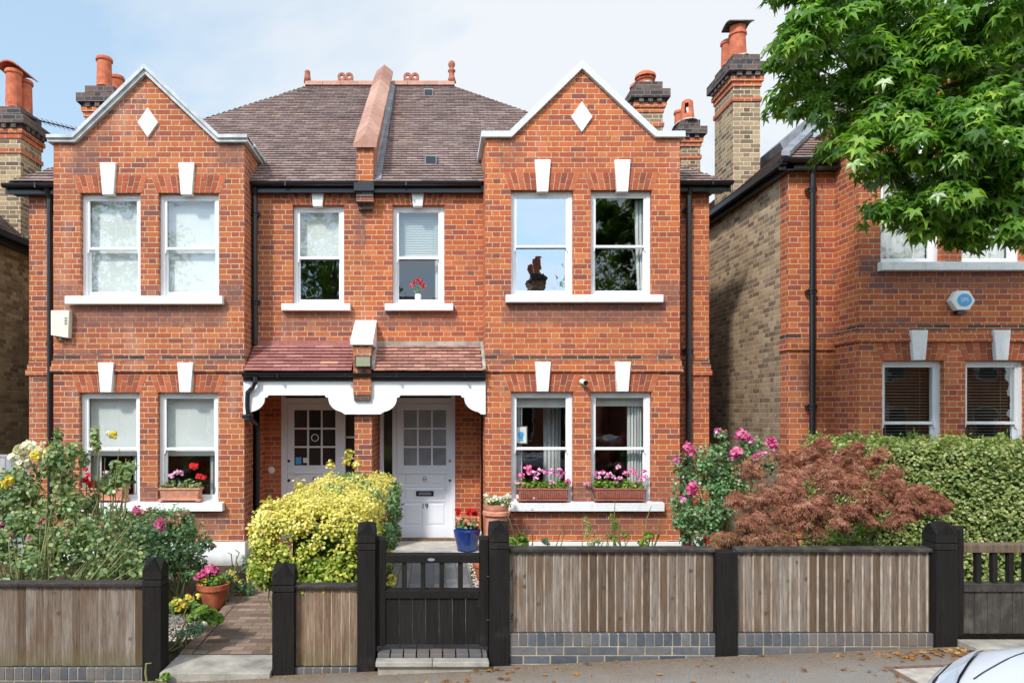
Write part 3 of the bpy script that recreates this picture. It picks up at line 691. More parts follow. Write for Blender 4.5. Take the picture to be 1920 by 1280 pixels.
def bay(par, x0, x1, wu, wl, zc, foot, apex, kc_u, kc_l, sills, copm, lips, diamond, side_l, side_r, mt='brick', Y=YB, YM_=YM, low_side=None):
    """front bay: windows upper/lower openings lists (x0,x1,z0,z1)"""
    mb = MB(); wall_holes(mb, x0, x1, .28, zc, Y, wu+wl)
    gx0, gx1 = foot
    ax, az = apex
    mb.poly([(gx0-.02,Y,zc-.0),(gx1+.02,Y,zc),(ax,Y,az-.03)])
    for xx, rt in ((x0, False), (x1, True)):
        sidewall(mb, xx, Y, YM_+.4, .28, zc, rt)
    mb.poly([(gx0,Y+.22,zc-.1),(ax,Y+.22,az-.03),(gx1,Y+.22,zc-.1)])
    mb.poly([(x0,Y+.22,zc-.5),(x0,Y+.22,zc),(x1,Y+.22,zc),(x1,Y+.22,zc-.5)])
    w_ = mb.build('bay_wall', mt, par)
    # plinth
    MB().solid([(x0-.02,Y-.03,-.3),(x1+.02,Y-.03,-.3),(x1+.02,Y+.9,-.3),(x0-.02,Y+.9,-.3)], [(x0-.02,Y-.03,.28),(x1+.02,Y-.03,.28),(x1+.02,Y+.9,.28),(x0-.02,Y+.9,.28)]).build('plinth', 'plinth', par, bevel=.006)
    # string course, two oversailing brick rows
    s = MB(); s.box(x0-.035,x1+.035,Y-.035,YM_+.02,2.69,2.765); s.box(x0-.02,x1+.02,Y-.02,YM_+.02,2.765,2.85)
    s.box(x0-.004,x1+.004,Y-.006,YM_+.02,2.85,2.92,1)
    # keystones stand in front; course runs behind them
    s.build('string_course', [mt, 'brick_band'], par)
    for h, kx in zip(wu, kc_u): arch(par, h[0]-.02, h[1]+.02, h[3], h[3]+.25, Y, kx); keystone(par, kx, h[3]-.035, h[3]+.42, Y)
    for h, kx in zip(wl, kc_l): arch(par, h[0]-.02, h[1]+.02, h[3], h[3]+.25, Y, kx); keystone(par, kx, h[3]-.0, h[3]+.42, Y-.02)
    for a in sills: sill(par, *a, Y)
    coping_path(par, [(x0-.06,zc+.09),(gx0,zc+.09),(ax,az+.09),(gx1,zc+.09),(x1+.06,zc+.09)], .085, Y-.06, Y+.25, copm, lips)
    dx, dz, dw, dh = diamond
    MB().prism([(dx-dw/2,dz),(dx,dz-dh/2),(dx+dw/2,dz),(dx,dz+dh/2)], Y-.035, Y+.02).build('diamond_panel', 'stone', par, bevel=.005)
    for on, xx, sg in ((side_l, x0, -1), (side_r, x1, 1)):
        if on:
            c = MB().box(min(xx+sg*.06,xx-sg*.22), max(xx+sg*.06,xx-sg*.22), Y+.25, YM_+.42, zc+.005, zc+.09)
            if lips: c.box(min(xx+sg*.09,xx-sg*.22), max(xx+sg*.09,xx-sg*.22), Y+.26, YM_+.44, zc+.05, zc+.10)
            c.build('coping', copm, par, bevel=.004)
            p = MB(); sidewall(p, xx-sg*.2, Y+.22, YM_+.6, zc-.5, zc, sg < 0); p.build('parapet_wall', mt, par)
    # little gable roof behind the parapet
    zr = az-.14; yr = 10+(zr-EZ)/.848; e = zc-.12; ye = 10+(e-EZ)/.848
    tiles(par, (x0+.2,Y+.23,e), (x0+.2,ye,e), (ax,Y+.23,zr), (ax,yr,zr)) if False else None
    q = MB(); q.poly([(x0+.2,Y+.23,e),(ax,Y+.23,zr),(ax,yr,zr),(x0+.2,ye,e)]); q.poly([(x1-.2,Y+.23,e),(x1-.2,ye,e),(ax,yr,zr),(ax,Y+.23,zr)])
    q.build('valley_roof', 'lead', par)
    return w_

# ============================================================ number 19 (right of the pair)
H = root('semi_detached_house', (1.6, 10, 0), 'red brick house of the pair with white door numbered 19 and clean white gable coping', 'house')
XP = -1.0
uR = [(1.10,1.985,3.78,5.27),(2.235,3.10,3.78,5.27)]; lR = [(1.10,1.985,.85,2.41),(2.235,3.10,.85,2.41)]
bay(H, .735, 3.50, uR, lR, 6.0, (1.07,3.17), (2.10,7.0), (1.545,2.675), (1.545,2.675),
    [(1.02,3.235,3.665,3.78),(1.02,3.25,.725,.85)], 'coping_w', 0, (2.10,6.30,.30,.43), True, False)
mr = (-.61,.16,3.73,5.20)
mb = MB(); wall_holes(mb, XP, .735, 2.6, EZ, YM, [mr]); wall_holes(mb, 3.50, 4.10, -.3, EZ, YM, [])
mb.build('front_wall', 'brick', H)
mb = MB(); sidewall(mb, 4.10, YM, 17.4, -.3, EZ, True); mb.poly([(4.1,17.4,-.3),(XP,17.4,-.3),(XP,17.4,EZ),(4.1,17.4,EZ)])
mb.build('flank_wall', 'yellow', H)
s = MB(); s.box(3.48,4.135,YM-.03,YM+.6,2.67,2.745); s.box(3.48,4.12,YM-.02,YM+.6,2.745,2.83); s.box(3.5,4.104,YM-.006,YM+.6,2.83,2.90,1); s.build('string_course', ['brick','brick_band'], H)
MB().box(3.52,4.12,YM-.02,YM+.6,-.3,.27).build('plinth', 'plinth', H)
sill(H, -.72, .29, 3.62, 3.73, YM); arch(H, mr[0]-.02, mr[1]+.02, mr[3], mr[3]+.235, YM, -.235, .08); keystone(H, -.235, mr[3]-.03, mr[3]+.255, YM, .20, .14)
wi = window(H, *uR[0], YB, 'glass_mirror', label='upstairs bay window mirroring blue sky and chimneys')
wi = window(H, *uR[1], YB, 'glass', label='upstairs bay window with a curtain down its right side')
drape(wi, 2.93, 3.08, 3.8, 5.2, YB, 3, .3); venetian(wi, *uR[1][:2], 4.55, 5.22, YB, pitch=.03) if False else None
wi = window(H, *lR[0], YB, 'glass', label='ground floor bay window with a blind top and curtains')
roller(wi, 1.10, 1.985, 2.20, 2.36, YB); drape(wi, 1.17, 1.29, .9, 2.3, YB, 3); drape(wi, 1.68, 1.95, .9, 2.3, YB+.5, 5)
wi = window(H, *lR[1], YB, 'glass', label='ground floor bay window with a wide curtain at its right')
roller(wi, 2.235, 3.10, 2.22, 2.36, YB); drape(wi, 2.82, 3.04, .9, 2.3, YB, 5)
wi = window(H, *mr, YM, 'glass', label='small upstairs window with a half drawn slatted blind')
venetian(wi, mr[0], mr[1], 4.50, 5.15, YM, tilt=.9, pitch=.026); drape(wi, .02, .12, 3.8, 5.1, YM, 2)
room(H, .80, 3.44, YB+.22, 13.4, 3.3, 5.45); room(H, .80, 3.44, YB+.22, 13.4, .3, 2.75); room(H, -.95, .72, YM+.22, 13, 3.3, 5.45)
# roof
ER, RR, RL, EL = 4.30, .345, -2.53, -6.22; YR = 13.8; ZR = rz(YR)
tiles(H, (XP+.0,9.98,rz(9.98)), (ER,9.98,rz(9.98)), (XP,YR,ZR), (RR,YR,ZR))
tiles(H, (ER,9.98,rz(9.98)), (ER,17.6,rz(9.98)), (RR,YR,ZR), (RR,YR+.02,ZR))
MB().poly([(ER,17.6,EZ),(XP,17.6,EZ),(XP,YR,ZR),(RR,YR,ZR)]).build('rear_roof', 'tile', H)
gutter(H, XP+.1, .70, 9.99, EZ-.02); gutter(H, 3.55, 4.36, 9.95, EZ-.02)
MB().prism([(3.52,EZ-.14),(4.28,EZ-.14),(4.28,EZ-.03),(3.52,EZ-.03)], 10.0, YM).build('soffit', 'black', H)
MB().prism([(XP,EZ-.14),(.735,EZ-.14),(.735,EZ-.03),(XP,EZ-.03)], 10.06, YM).build('soffit', 'black', H)
def ridge_run(par, x0, x1, y, z, ring=None):
    mb = MB(); n = max(1, int((x1-x0)/.30)); 
    for k in range(n):
        a, b = x0+(x1-x0)*k/n, x0+(x1-x0)*(k+1)/n-.006
        pr = [(y+.11*math.cos(t), z+.085*math.sin(t)-.02) for t in np.linspace(math.pi, 0, 7)]
        mb.prismx([(y-.13,z-.06)]+pr+[(y+.13,z-.06)], a, b)
    o = mb.build('ridge_tile', 'ridge', par)
    if ring is not None:
        r = MB()
        for s_ in (-1, 1):
            c = ring+s_*.075; n = 14
            for k in range(n):
                t0, t1 = 2*math.pi*k/n, 2*math.pi*(k+1)/n
                r.prism([(c+.035*math.cos(t0),z+.15+.035*math.sin(t0)),(c+.085*math.cos(t0),z+.15+.085*math.sin(t0)),(c+.085*math.cos(t1),z+.15+.085*math.sin(t1)),(c+.035*math.cos(t1),z+.15+.035*math.sin(t1))], y-.025+.001*s_, y+.025+.001*s_)
        r.box(ring-.16,ring+.16,y-.03,y+.03,z+.03,z+.08); r.build('ridge_crest', 'terracotta_dull', par)
ridge_run(H, XP+.16, RR+.08, YR, ZR+.02, -.45)
MB().lathe((RR+.02,YR,ZR+.06), [(.09,0),(.07,.08),(.055,.14),(.05,.2),(.075,.22),(.075,.25),(.04,.27),(.045,.3),(.065,.33),(.072,.37),(.06,.41),(.02,.44)], 14).build('finial', 'terracotta_dull', H, smooth=True)
# party wall parapet with clay coping
pw = MB(); w0, w1 = XP-.13, XP+.12
pw.prismx([(9.98,EZ-.3),(10.5,EZ-.3),(YR+.1,ZR-.2),(YR+.1,ZR+.28),(10.02,rz(10.0)+.50),(9.98,rz(10.0)+.50)], w0, w1)
pw.build('party_wall', 'brick_dull', H)
pc = MB(); n = 11; L0 = Vector((XP,9.93,rz(10.0)+.47)); L1 = Vector((XP,YR+.12,ZR+.30))
for k in range(n):
    a = L0.lerp(L1, k/n); b = L0.lerp(L1, (k+1)/n)-Vector((0,.006,.005)); z = .002*(k % 2); hw = .17+.003*(k % 2)
    pc.solid([(a.x-hw,a.y,a.z),(a.x+hw,a.y,a.z),(a.x+hw,a.y,a.z+.05),(a.x,a.y,a.z+.19+z),(a.x-hw,a.y,a.z+.05)],
             [(b.x-hw,b.y,b.z),(b.x+hw,b.y,b.z),(b.x+hw,b.y,b.z+.05),(b.x,b.y,b.z+.19+z),(b.x-hw,b.y,b.z+.05)])
pc.build('party_coping', 'ridge', H)
MB().poly([(w1+.002,10.0,rz(10)+.02),(w1+.11,10.0,rz(10)+.03),(w1+.11,YR,ZR+.04),(w1+.002,YR,ZR+.10)]).build('flashing', 'lead', H)
c = MB(); c.box(XP-.16,XP+.13,9.93,YM,EZ-.16,EZ-.04,1)
for k in range(3): c.box(XP-.13+.01*k,XP+.12-.01*k,9.97+.055*k,YM,EZ-.235-.076*k,EZ-.16-.076*k,0)
c.build('corbel', ['brick_dark', 'black'], H)
for vx, vy in ((-.10, 13.35), (-.045, 10.62)):
    z = rz(vy)
    v_ = MB().prismx([(vy-.14,z-.10),(vy+.1,z+.05),(vy+.1,z+.13),(vy-.14,z+.04)], vx-.09, vx+.09, 0)
    v_.box(vx-.075,vx+.075,vy-.146,vy-.139,z-.085,z+.02,1); v_.build('roof_vent', ['lead', 'black'], H)
chimney(H, 3.58, 4.06, 12.1, 12.85, 5.2, 7.98, [(3.82,12.32,.24,.15,'dome'),(3.8,12.66,.22,.13,'dome')])
drain(H, [(3.76,10.0,EZ-.08),(3.76,10.06,EZ-.2),(3.76,10.08,-.2)], .042, [(3.76,10.08,3.03),(3.76,10.08,5.1),(3.76,10.08,1.35)])
# ---------------- porch (both bays of it share the pier; each half belongs to its house)
def valance(par, x0, x1, side):
    """white board with curved brackets; side = which end meets the pier"""
    zt, zb = 2.575, 2.36; pts = []
    def ogee(x, sg, low):       # from beam underside down to the bracket foot
        r = []
        for k in range(9):
            t = k/8; r.append((x+sg*(.055+.20*(t-.5+.0) if False else sg*0), zb))
        return r
    def curve(xe, sg, drop, wdt):
        # starts at xe (outer end), foot width .09, sweeps up and inward
        c = [(xe, zb-drop), (xe+sg*.13 if wdt > .3 else xe+sg*.06, zb-drop)]
        n = 8; x_0 = c[-1][0]; x_1 = xe+sg*wdt
        for k in range(1, n+1):
            t = k/n; c.append((x_0+(x_1-x_0)*(math.sin(t*math.pi/2) if True else t)*1., zb-drop+.03+(drop-.075)*(1-math.cos(t*math.pi/2))))
        c.append((x_1, zb-.035)); c.append((x_1+sg*.035, zb-.03)); c.append((x_1+sg*.05, zb)); return c
    a = curve(x0, 1, .27, .36 if side == 'L' else .30); b = curve(x1, -1, .27, .36 if side == 'R' else .30)
    outline = [(x0, zt)]+a+b[::-1]+[(x1, zt)]
    bm_ = MB(); y0, y1 = 9.66, 9.71
    # split into quads from the top edge down for a clean fill
    top = zt
    for (xa, za), (xb, zb_) in zip(outline[1:-2], outline[2:-1]):
        if xb-xa > 1e-4: bm_.prism([(xa,za),(xb,zb_),(xb,top),(xa,top)], y0, y1)
    return bm_.build('porch_beam', 'white', par)
def bracket_fix(): pass
PL, PR = XP-.13, XP+.12
valance(H, PR+.00, .735, 'R' if False else 'L')
MB().box(PR,.735,9.66,9.72,2.555,2.60).build('fascia_trim', 'white', H) if False else None
gutter(H, XP-.02, .72, 9.585, 2.665, fascia=False)
MB().box(PR,.735,9.63,9.66,2.56,2.64).build('fascia', 'black', H)
tiles(H, (PR+.04,9.56,2.69), (.70,9.56,2.69), (PR+.04,YM-.02,3.11), (.70,YM-.02,3.11), 'tile_pink', .085, .16, .020, 'porch_roof')
fl = MB(); fl.box(PR+.04,.735,YM-.035,YM+.002,3.08,3.17); fl.prismx([(9.58,2.72),(YM-.03,3.12),(YM-.03,3.17),(9.58,2.77)], .69, .733); fl.prismx([(9.58,2.72),(YM-.03,3.12),(YM-.03,3.17),(9.58,2.77)], PR+.003, PR+.05)
fl.build('mortar_fillet', 'slab', H)
pr = MB()      # pier above the beam, carried down between the porches
pr.box(PL,PR,9.60,YM,2.36,3.10,0); pr.box(PL+.01,PR-.01,9.615,9.75,2.285,2.36,1); pr.box(PL+.0,PR-.0,9.76,YD,-.3,2.3,0)
pr.build('porch_pier', ['brick_dull','brick_dark'], H)
MB().prismx([(9.55,3.06),(9.55,3.13),(YM,3.49),(YM,3.06)], PL-.035, PR+.035).build('pier_cap', 'stone', H, bevel=.006)
MB().box(PL+.001,PR-.001,9.662,9.708,2.09,2.36).build('pier_board', 'white', H)
# porch interior
mb = MB(); wall_holes(mb, PR, .735, -.1, 2.6, YD, [(-.86,.345,-.1,2.42)], .12); sidewall(mb, .735, YM, YD, -.1, 2.6, False)
mb.build('porch_wall', 'brick', H)
MB().box(PR,.735,9.72,YD,2.56,2.6).build('porch_ceiling', 'ceil', H)
MB().box(PR,.735,9.75,YD+.1,-.3,.085).build('doorstep', 'pale_slab', H, bevel=.01)
MB().box(-.80,.33,YD-.1,YD+.05,.085,.115).build('door_sill', 'board_warm', H)

def door(par, fx0, fx1, dx0, dx1, zb, zt, YD, gl, side, num=None):
    """frame, leaf with 3x3 panes, side light"""
    ft = 2.42; sx0, sx1 = side; fr = MB(); y0 = YD+.03; y1 = YD+.12
    fr.box(fx0,fx0+.06,y0,y1,.085,ft); fr.box(fx1-.06,fx1,y0,y1,.085,ft)
    fr.box(fx0+.06,fx1-.06,y0+.001,y1,zt+.005,zt+.09); fr.box(fx0+.06,fx1-.06,y0+.001,y1,ft-.04,ft)
    mid = dx0 if abs(dx0-sx1) < .4 and sx1 < dx0+.01 else dx1
    if sx1 <= dx0: fr.box(sx1,dx0-.004,y0-.02,y1,.085,zt+.005)
    else: fr.box(dx1+.004,sx0,y0-.02,y1,.085,zt+.005)
    fr.box(sx0,sx1,y0+.002,y1-.002,.085,1.05)
    if sx1 > dx0: fr.box(fx0+.06,dx0-.004,y0+.003,y1,.085,zt+.005)
    fo = fr.build('door_frame', 'doorpaint', par, bevel=.004)
    MB().poly([(sx0,y0+.06,1.05),(sx1,y0+.06,1.05),(sx1,y0+.06,zt),(sx0,y0+.06,zt)]).build('side_light', 'glass_dark', fo)
    MB().poly([(fx0+.06,y0+.06,zt+.09),(fx1-.06,y0+.06,zt+.09),(fx1-.06,y0+.06,ft-.04),(fx0+.06,y0+.06,ft-.04)]).build('fanlight', 'glass_dark', fo)
    if side[0] > dx1:
        q = MB()
        for zz_ in (1.38, 1.72): q.box(sx0,sx1,y0+.04,y0+.07,zz_-.015,zz_+.015)
        q.build('glazing_bar', 'doorpaint', fo)
    W = dx1-dx0; st = .105; gz0, gz1 = zb+1.17, zt-.105; yl = YD+.045
    lf = MB(); lf.box(dx0,dx0+st,yl,yl+.045,zb,zt); lf.box(dx1-st,dx1,yl,yl+.045,zb,zt)
    lf.box(dx0+st,dx1-st,yl+.001,yl+.044,gz1,zt); lf.box(dx0+st,dx1-st,yl+.001,yl+.044,zb,zb+.20)
    lf.box(dx0+st,dx1-st,yl+.001,yl+.044,gz0-.11,gz0)
    lf.box(dx0+.04,dx1-.04,yl-.02,yl+.01,gz0-.135,gz0-.105)
    a, b = dx0+st, dx1-st; pw_, ph = (b-a)/3, (gz1-gz0)/3
    for k in (1, 2):
        lf.box(a+pw_*k-.014,a+pw_*k+.014,yl+.004,yl+.04,gz0,gz1); lf.box(a,b,yl+.006,yl+.038,gz0+ph*k-.014,gz0+ph*k+.014)
    zk = gz0-.11; rows = [(zk-.155, zk-.0)]      # solid panel rails
    lf.box(a,b,yl+.012,yl+.04,zb+.2,zk)           # recessed field
    def raised(x0, x1, z0, z1):
        lf.solid([(x0,yl+.012,z0),(x1,yl+.012,z0),(x1,yl+.012,z1),(x0,yl+.012,z1)][::-1], [(x0+.03,yl+.002,z0+.03),(x1-.03,yl+.002,z0+.03),(x1-.03,yl+.002,z1-.03),(x0+.03,yl+.002,z1-.03)][::-1])
    lf.box(a,b,yl+.002,yl+.02,zk-.24,zk-.20); lf.box(a,b,yl+.002,yl+.02,zk-.48,zk-.44)
    mx = (a+b)/2; lf.box(mx-.035,mx+.035,yl+.003,yl+.02,zb+.2,zk-.48)
    raised(a+.015,b-.015,zk-.195,zk-.01); raised(a+.015,b-.015,zk-.435,zk-.245)
    raised(a+.015,mx-.05,zb+.215,zk-.50); raised(mx+.05,b-.015,zb+.215,zk-.50)
    do = lf.build('door', 'doorpaint', par, bevel=.003)
    g = MB()
    MB().poly([(a,yl+.025,gz0),(b,yl+.025,gz0),(b,yl+.025,gz1),(a,yl+.025,gz1)]).build('pane', gl, do)
    lb = MB(); zc = zk-.34; lb.box(mx-.14,mx+.14,yl-.01,yl+.004,zc-.04,zc+.04,0); lb.box(mx-.10,mx+.10,yl-.014,yl-.009,zc-.02,zc+.02,1)
    lb.build('letter_box', ['black', 'lead'], do)
    kn = MB().lathe((mx,yl-.03,zk-.13), [(.012,0),(.03,.012),(.034,.03),(.028,.05),(.012,.062)], 12); kn.build('door_knob', 'chrome', do, smooth=True)
    lk = MB()
    for zz_ in (gz0+.07, zk-.13):
        n = 12; cx = dx1-.045 if num else dx0+.02
        lk.prism([(cx+.022*math.cos(2*math.pi*k/n), zz_+.022*math.sin(2*math.pi*k/n)) for k in range(n)], yl-.008, yl+.003)
    lk.build('door_lock', 'chrome' if num else 'black', do)
    return do, yl, mx, zk, gz0, ph, pw_, a
def text(par, s, x, y, z, size, mt, name='number', ext=.002, flipx=False):
    cu = D.curves.new(name, 'FONT'); cu.body = s; cu.size = size; cu.extrude = ext; cu.align_x = 'CENTER'; cu.align_y = 'CENTER'
    cu.resolution_u = 3; cu.materials.append(M[mt]); o = D.objects.new(name, cu); COL.objects.link(o)
    off = ORG.get(par.name, (0,0,0)) if par else (0,0,0)
    o.location = (x-off[0], y-off[1], z-off[2]); o.rotation_euler = (R(90), 0, 0)
    if par: o.parent = par
    me = D.meshes.new_from_object(o); m_ = D.objects.new('n', me); COL.objects.link(m_); m_.location = o.location; m_.rotation_euler = o.rotation_euler
    m_.parent = par; D.objects.remove(o); m_.name = name
    if not me.materials: me.materials.append(M[mt])
    return m_
do, yl, mx, zk, g0, ph, pw_, a_ = door(H, -.86, .345, -.585, .305, .10, 2.26, YD, 'glass_frost', (-.80,-.66), True)
text(do, '19', mx, yl-.002, zk-.545, .115, 'black'); text(do, '19', mx+.02, yl+.020, g0+.11, .22, 'lead', 'etched_number', .0005)
MB().lathe((-.235,10.3,2.50), [(.05,0),(.11,.02),(.12,.05),(.1,.06)], 16).build('porch_lamp', 'white_plastic', H, smooth=True)

# ============================================================ left house
G = root('semi_detached_house', (-3.6, 10, 0), 'red brick house of the pair with weathered grey gable coping and dark glazed door', 'house')
uL = [(-5.02,-4.165,3.76,5.23),(-3.91,-3.05,3.76,5.23)]; lL = [(-5.035,-4.175,.85,2.40),(-3.92,-3.06,.85,2.40)]
bay(G, -5.40, -2.69, uL, lL, 5.93, (-5.10,-3.03), (-4.08,6.92), (-4.61,-3.50), (-4.63,-3.51),
    [(-5.19,-2.975,3.64,3.76),(-5.195,-2.97,.725,.85)], 'coping', 1, (-4.05,6.22,.29,.42), False, True, 'brick_dull')
ml = (-2.095,-1.333,3.73,5.20)
mb = MB(); wall_holes(mb, -2.69, XP, 2.6, EZ, YM, [ml]); wall_holes(mb, -6.02, -5.40, -.3, EZ-.1, YM, [])
mb.build('front_wall', 'brick_dull', G)
mb = MB(); sidewall(mb, -6.02, YM, 17.4, -.3, EZ, False); mb.poly([(XP,17.4,-.3),(-6.02,17.4,-.3),(-6.02,17.4,EZ),(XP,17.4,EZ)]); mb.build('flank_wall', 'yellow_left', G)
s = MB(); s.box(-6.06,-5.38,YM-.03,YM+.6,2.67,2.745); s.box(-6.04,-5.38,YM-.02,YM+.6,2.745,2.83); s.box(-6.024,-5.4,YM-.006,YM+.6,2.83,2.90,1); s.build('string_course', ['brick_dull','brick_band'], G)
sill(G, -2.245, -1.23, 3.62, 3.73, YM); arch(G, ml[0]-.02, ml[1]+.02, ml[3], ml[3]+.235, YM, -1.72, .08); keystone(G, -1.72, ml[3]-.03, ml[3]+.255, YM, .20, .14)
for k, h in enumerate(uL):
    wi = window(G, *h, YB, 'glass', label=['upstairs bay window, blind down, tree reflected at its left', 'upstairs bay window beside the inner corner, blind down'][k]); roller(wi, h[0], h[1], 3.8, 5.2, YB)
for k, h in enumerate(lL):
    wi = window(G, *h, YB, 'glass', label=['ground floor bay window behind tall rose canes', 'ground floor bay window with red geraniums in front'][k]); roller(wi, h[0], h[1], 1.50, 2.36, YB)
    drape(wi, h[1]-.2, h[1]-.05, .9, 2.3, YB, 3)
    if k == 0: drape(wi, h[0]+.05, h[0]+.2, .9, 2.3, YB, 3)
wi = window(G, *ml, YM, 'glass', label='small upstairs window with a blind across its upper half'); roller(wi, ml[0], ml[1], 4.46, 5.15, YM)
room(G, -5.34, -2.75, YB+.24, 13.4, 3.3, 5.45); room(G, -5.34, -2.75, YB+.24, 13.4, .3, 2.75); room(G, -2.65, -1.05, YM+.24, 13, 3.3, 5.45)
tiles(G, (EL,9.98,rz(9.98)), (XP,9.98,rz(9.98)), (RL,YR,ZR), (XP,YR,ZR))
tiles(G, (EL,17.6,rz(9.98)), (EL,9.98,rz(9.98)), (RL,YR+.02,ZR), (RL,YR,ZR))
MB().poly([(XP,17.6,EZ),(EL,17.6,EZ),(RL,YR,ZR),(XP,YR,ZR)]).build('rear_roof', 'tile', G)
gutter(G, -2.66, XP-.1, 9.99, EZ-.02); gutter(G, -6.28, -5.42, 9.95, EZ-.06)
MB().prism([(-2.69,EZ-.14),(XP,EZ-.14),(XP,EZ-.03),(-2.69,EZ-.03)], 10.06, YM).build('soffit', 'black', G)
MB().prism([(-6.2,EZ-.18),(-5.42,EZ-.18),(-5.42,EZ-.06),(-6.2,EZ-.06)], 10.0, YM).build('soffit', 'black', G)
ridge_run(G, RL-.05, XP-.16, YR, ZR+.02, -1.78)
MB().lathe((RL-.02,YR,ZR+.06), [(.075,0),(.065,.1),(.055,.18),(.06,.22),(.04,.24)], 14).build('finial', 'terracotta_dull', G, smooth=True)
chimney(G, -6.13, -5.62, 12.0, 12.75, 5.2, 7.86, [(-5.86,12.15,.53,.13,'plain'),(-5.84,12.6,.42,.12,'plain')])
drain(G, [(-5.655,9.98,EZ-.1),(-5.655,10.06,EZ-.25),(-5.655,10.08,-.2)], .042, [(-5.655,10.08,3.13),(-5.655,10.08,5.15),(-5.655,10.08,1.62)])
drain(G, [(-2.63,10.0,EZ-.08),(-2.64,10.07,EZ-.2),(-2.64,10.08,3.12)], .04, [(-2.64,10.08,3.75),(-2.64,10.08,5.05)])
gutter(G, -2.68, XP-.02, 9.585, 2.665, fascia=False)
MB().box(-2.69,PL,9.63,9.66,2.56,2.64).build('fascia', 'black', G)
valance(G, -2.69, PL, 'R')
tiles(G, (-2.66,9.56,2.69), (PL-.02,9.56,2.69), (-2.66,YM-.02,3.11), (PL-.02,YM-.02,3.11), 'tile_red', .085, .26, .019, 'porch_roof')
fl = MB(); fl.box(-2.66,PL-.02,YM-.03,YM+.002,3.07,3.18); fl.build('painted_flashing', 'tile_red', G)
drain(G, [(-2.5,9.585,2.62),(-2.5,9.585,2.54),(-2.55,9.6,2.46),(-2.62,9.62,2.40),(-2.63,9.64,2.22),(-2.62,9.66,2.05),(-2.57,9.9,1.95),(-2.56,9.95,1.85),(-2.56,9.95,-.1)], .034, [(-2.63,9.64,2.05)])
mb = MB(); wall_holes(mb, -2.69, PL, -.1, 2.6, YD, [(-2.44,-1.14,-.1,2.42)], .12); sidewall(mb, -2.69, YM, YD, -.1, 2.6, True)
mb.build('porch_wall', 'brick', G)
MB().box(-2.69,PL,9.72,YD,2.56,2.6).build('porch_ceiling', 'ceil', G)
MB().box(-2.66,PL,9.75,YD+.1,-.3,.085).build('doorstep', 'brick_dull', G, bevel=.01)
do, yl, mx, zk, g0, ph, pw_, a_ = door(G, -2.44, -1.14, -2.34, -1.47, .10, 2.26, YD, 'glass_dark', (-1.41,-1.24))
st = MB(); st.box(a_+.02,a_+.11,yl+.018,yl+.022,g0+.02,g0+.13,0); st.box(a_+.14,a_+.21,yl+.018,yl+.022,g0+.04,g0+.12,1); st.build('door_sticker', ['blue', 'white_plastic'], do)
rg = MB(); cx, cz = mx, g0+ph*1.5
for k in range(14):
    t0, t1 = 2*math.pi*k/14, 2*math.pi*(k+1)/14
    rg.prism([(cx+.05*math.cos(t0),cz+.05*math.sin(t0)),(cx+.062*math.cos(t0),cz+.062*math.sin(t0)),(cx+.062*math.cos(t1),cz+.062*math.sin(t1)),(cx+.05*math.cos(t1),cz+.05*math.sin(t1))], yl+.014, yl+.022)
rg.build('door_sticker', 'white_plastic', do)

# ============================================================ right neighbour
K = root('detached_house', (8, 10, 0), 'red brick house behind the street tree with stock brick flank and dark slatted blinds', 'house')
XF = 5.04; YN, YNB = 9.7, 9.15
kx = lambda p: (p-813)/140.
uK = [(kx(1652),kx(1766),4.12,5.46),(kx(1804),kx(1918),4.12,5.46)]; lK = [(kx(1655),kx(1771),1.2,2.81),(kx(1811),kx(1926),1.2,2.81)]
def nbay(par):
    mb = MB(); x0, x1, Y = 5.70, 8.42, YNB; zc = 6.18
    wall_holes(mb, x0, x1, .3, zc, Y, uK+lK); mb.poly([(x0+.3,Y,zc),(x1-.3,Y,zc),((x0+x1)/2,Y,7.2)])
    sidewall(mb, x0, Y, YN+.8, .3, zc, False); sidewall(mb, x1, Y, YN+.8, .3, zc, True)
    mb.poly([(x0+.3,Y+.22,zc-.2),((x0+x1)/2,Y+.22,7.2),(x1-.3,Y+.22,zc-.2)])
    mb.build('bay_wall', 'brick', par)
    s = MB(); s.box(x0-.035,x1+.035,Y-.035,YN+.02,3.06,3.135); s.box(x0-.02,x1+.02,Y-.02,YN+.02,3.135,3.21); s.box(x0-.004,x1+.004,Y-.006,YN+.02,3.21,3.285,1); s.build('string_course', ['brick', 'brick_band'], par)
    for h, k_ in zip(uK, (1718, 1870)): arch(par, h[0]-.02, h[1]+.02, h[3], h[3]+.25, Y, kx(k_)); keystone(par, kx(k_), h[3]-.03, h[3]+.42, Y)
    for h, k_ in zip(lK, (1719, 1873)): arch(par, h[0]-.02, h[1]+.02, h[3], h[3]+.25, Y, kx(k_)); keystone(par, kx(k_), h[3], h[3]+.40, Y-.02)
    sill(par, kx(1646), kx(1926), 4.0, 4.12, Y); sill(par, kx(1646), kx(1930), 1.08, 1.2, Y)
    coping_path(par, [(x0-.06,zc+.09),(x0+.33,zc+.09),((x0+x1)/2,7.3),(x1-.33,zc+.09),(x1+.06,zc+.09)], .085, Y-.06, Y+.25, 'coping_w')
    MB().box(x0-.06,x0+.2,Y+.25,YN+.5,zc,zc+.088).build('coping', 'coping_w', par)
    q = MB(); ax = (x0+x1)/2; q.poly([(x0+.2,Y+.23,5.9),(ax,Y+.23,7.1),(ax,11.3,7.1),(x0+.2,10,5.9)]); q.poly([(x1-.2,Y+.23,5.9),(x1-.2,10,5.9),(ax,11.3,7.1),(ax,Y+.23,7.1)]); q.build('valley_roof', 'lead', par)
nbay(K)
mb = MB(); wall_holes(mb, XF, 5.70, -.1, 5.60, YN, []); wall_holes(mb, 8.42, 13.5, -.1, 5.6, YN, []); 
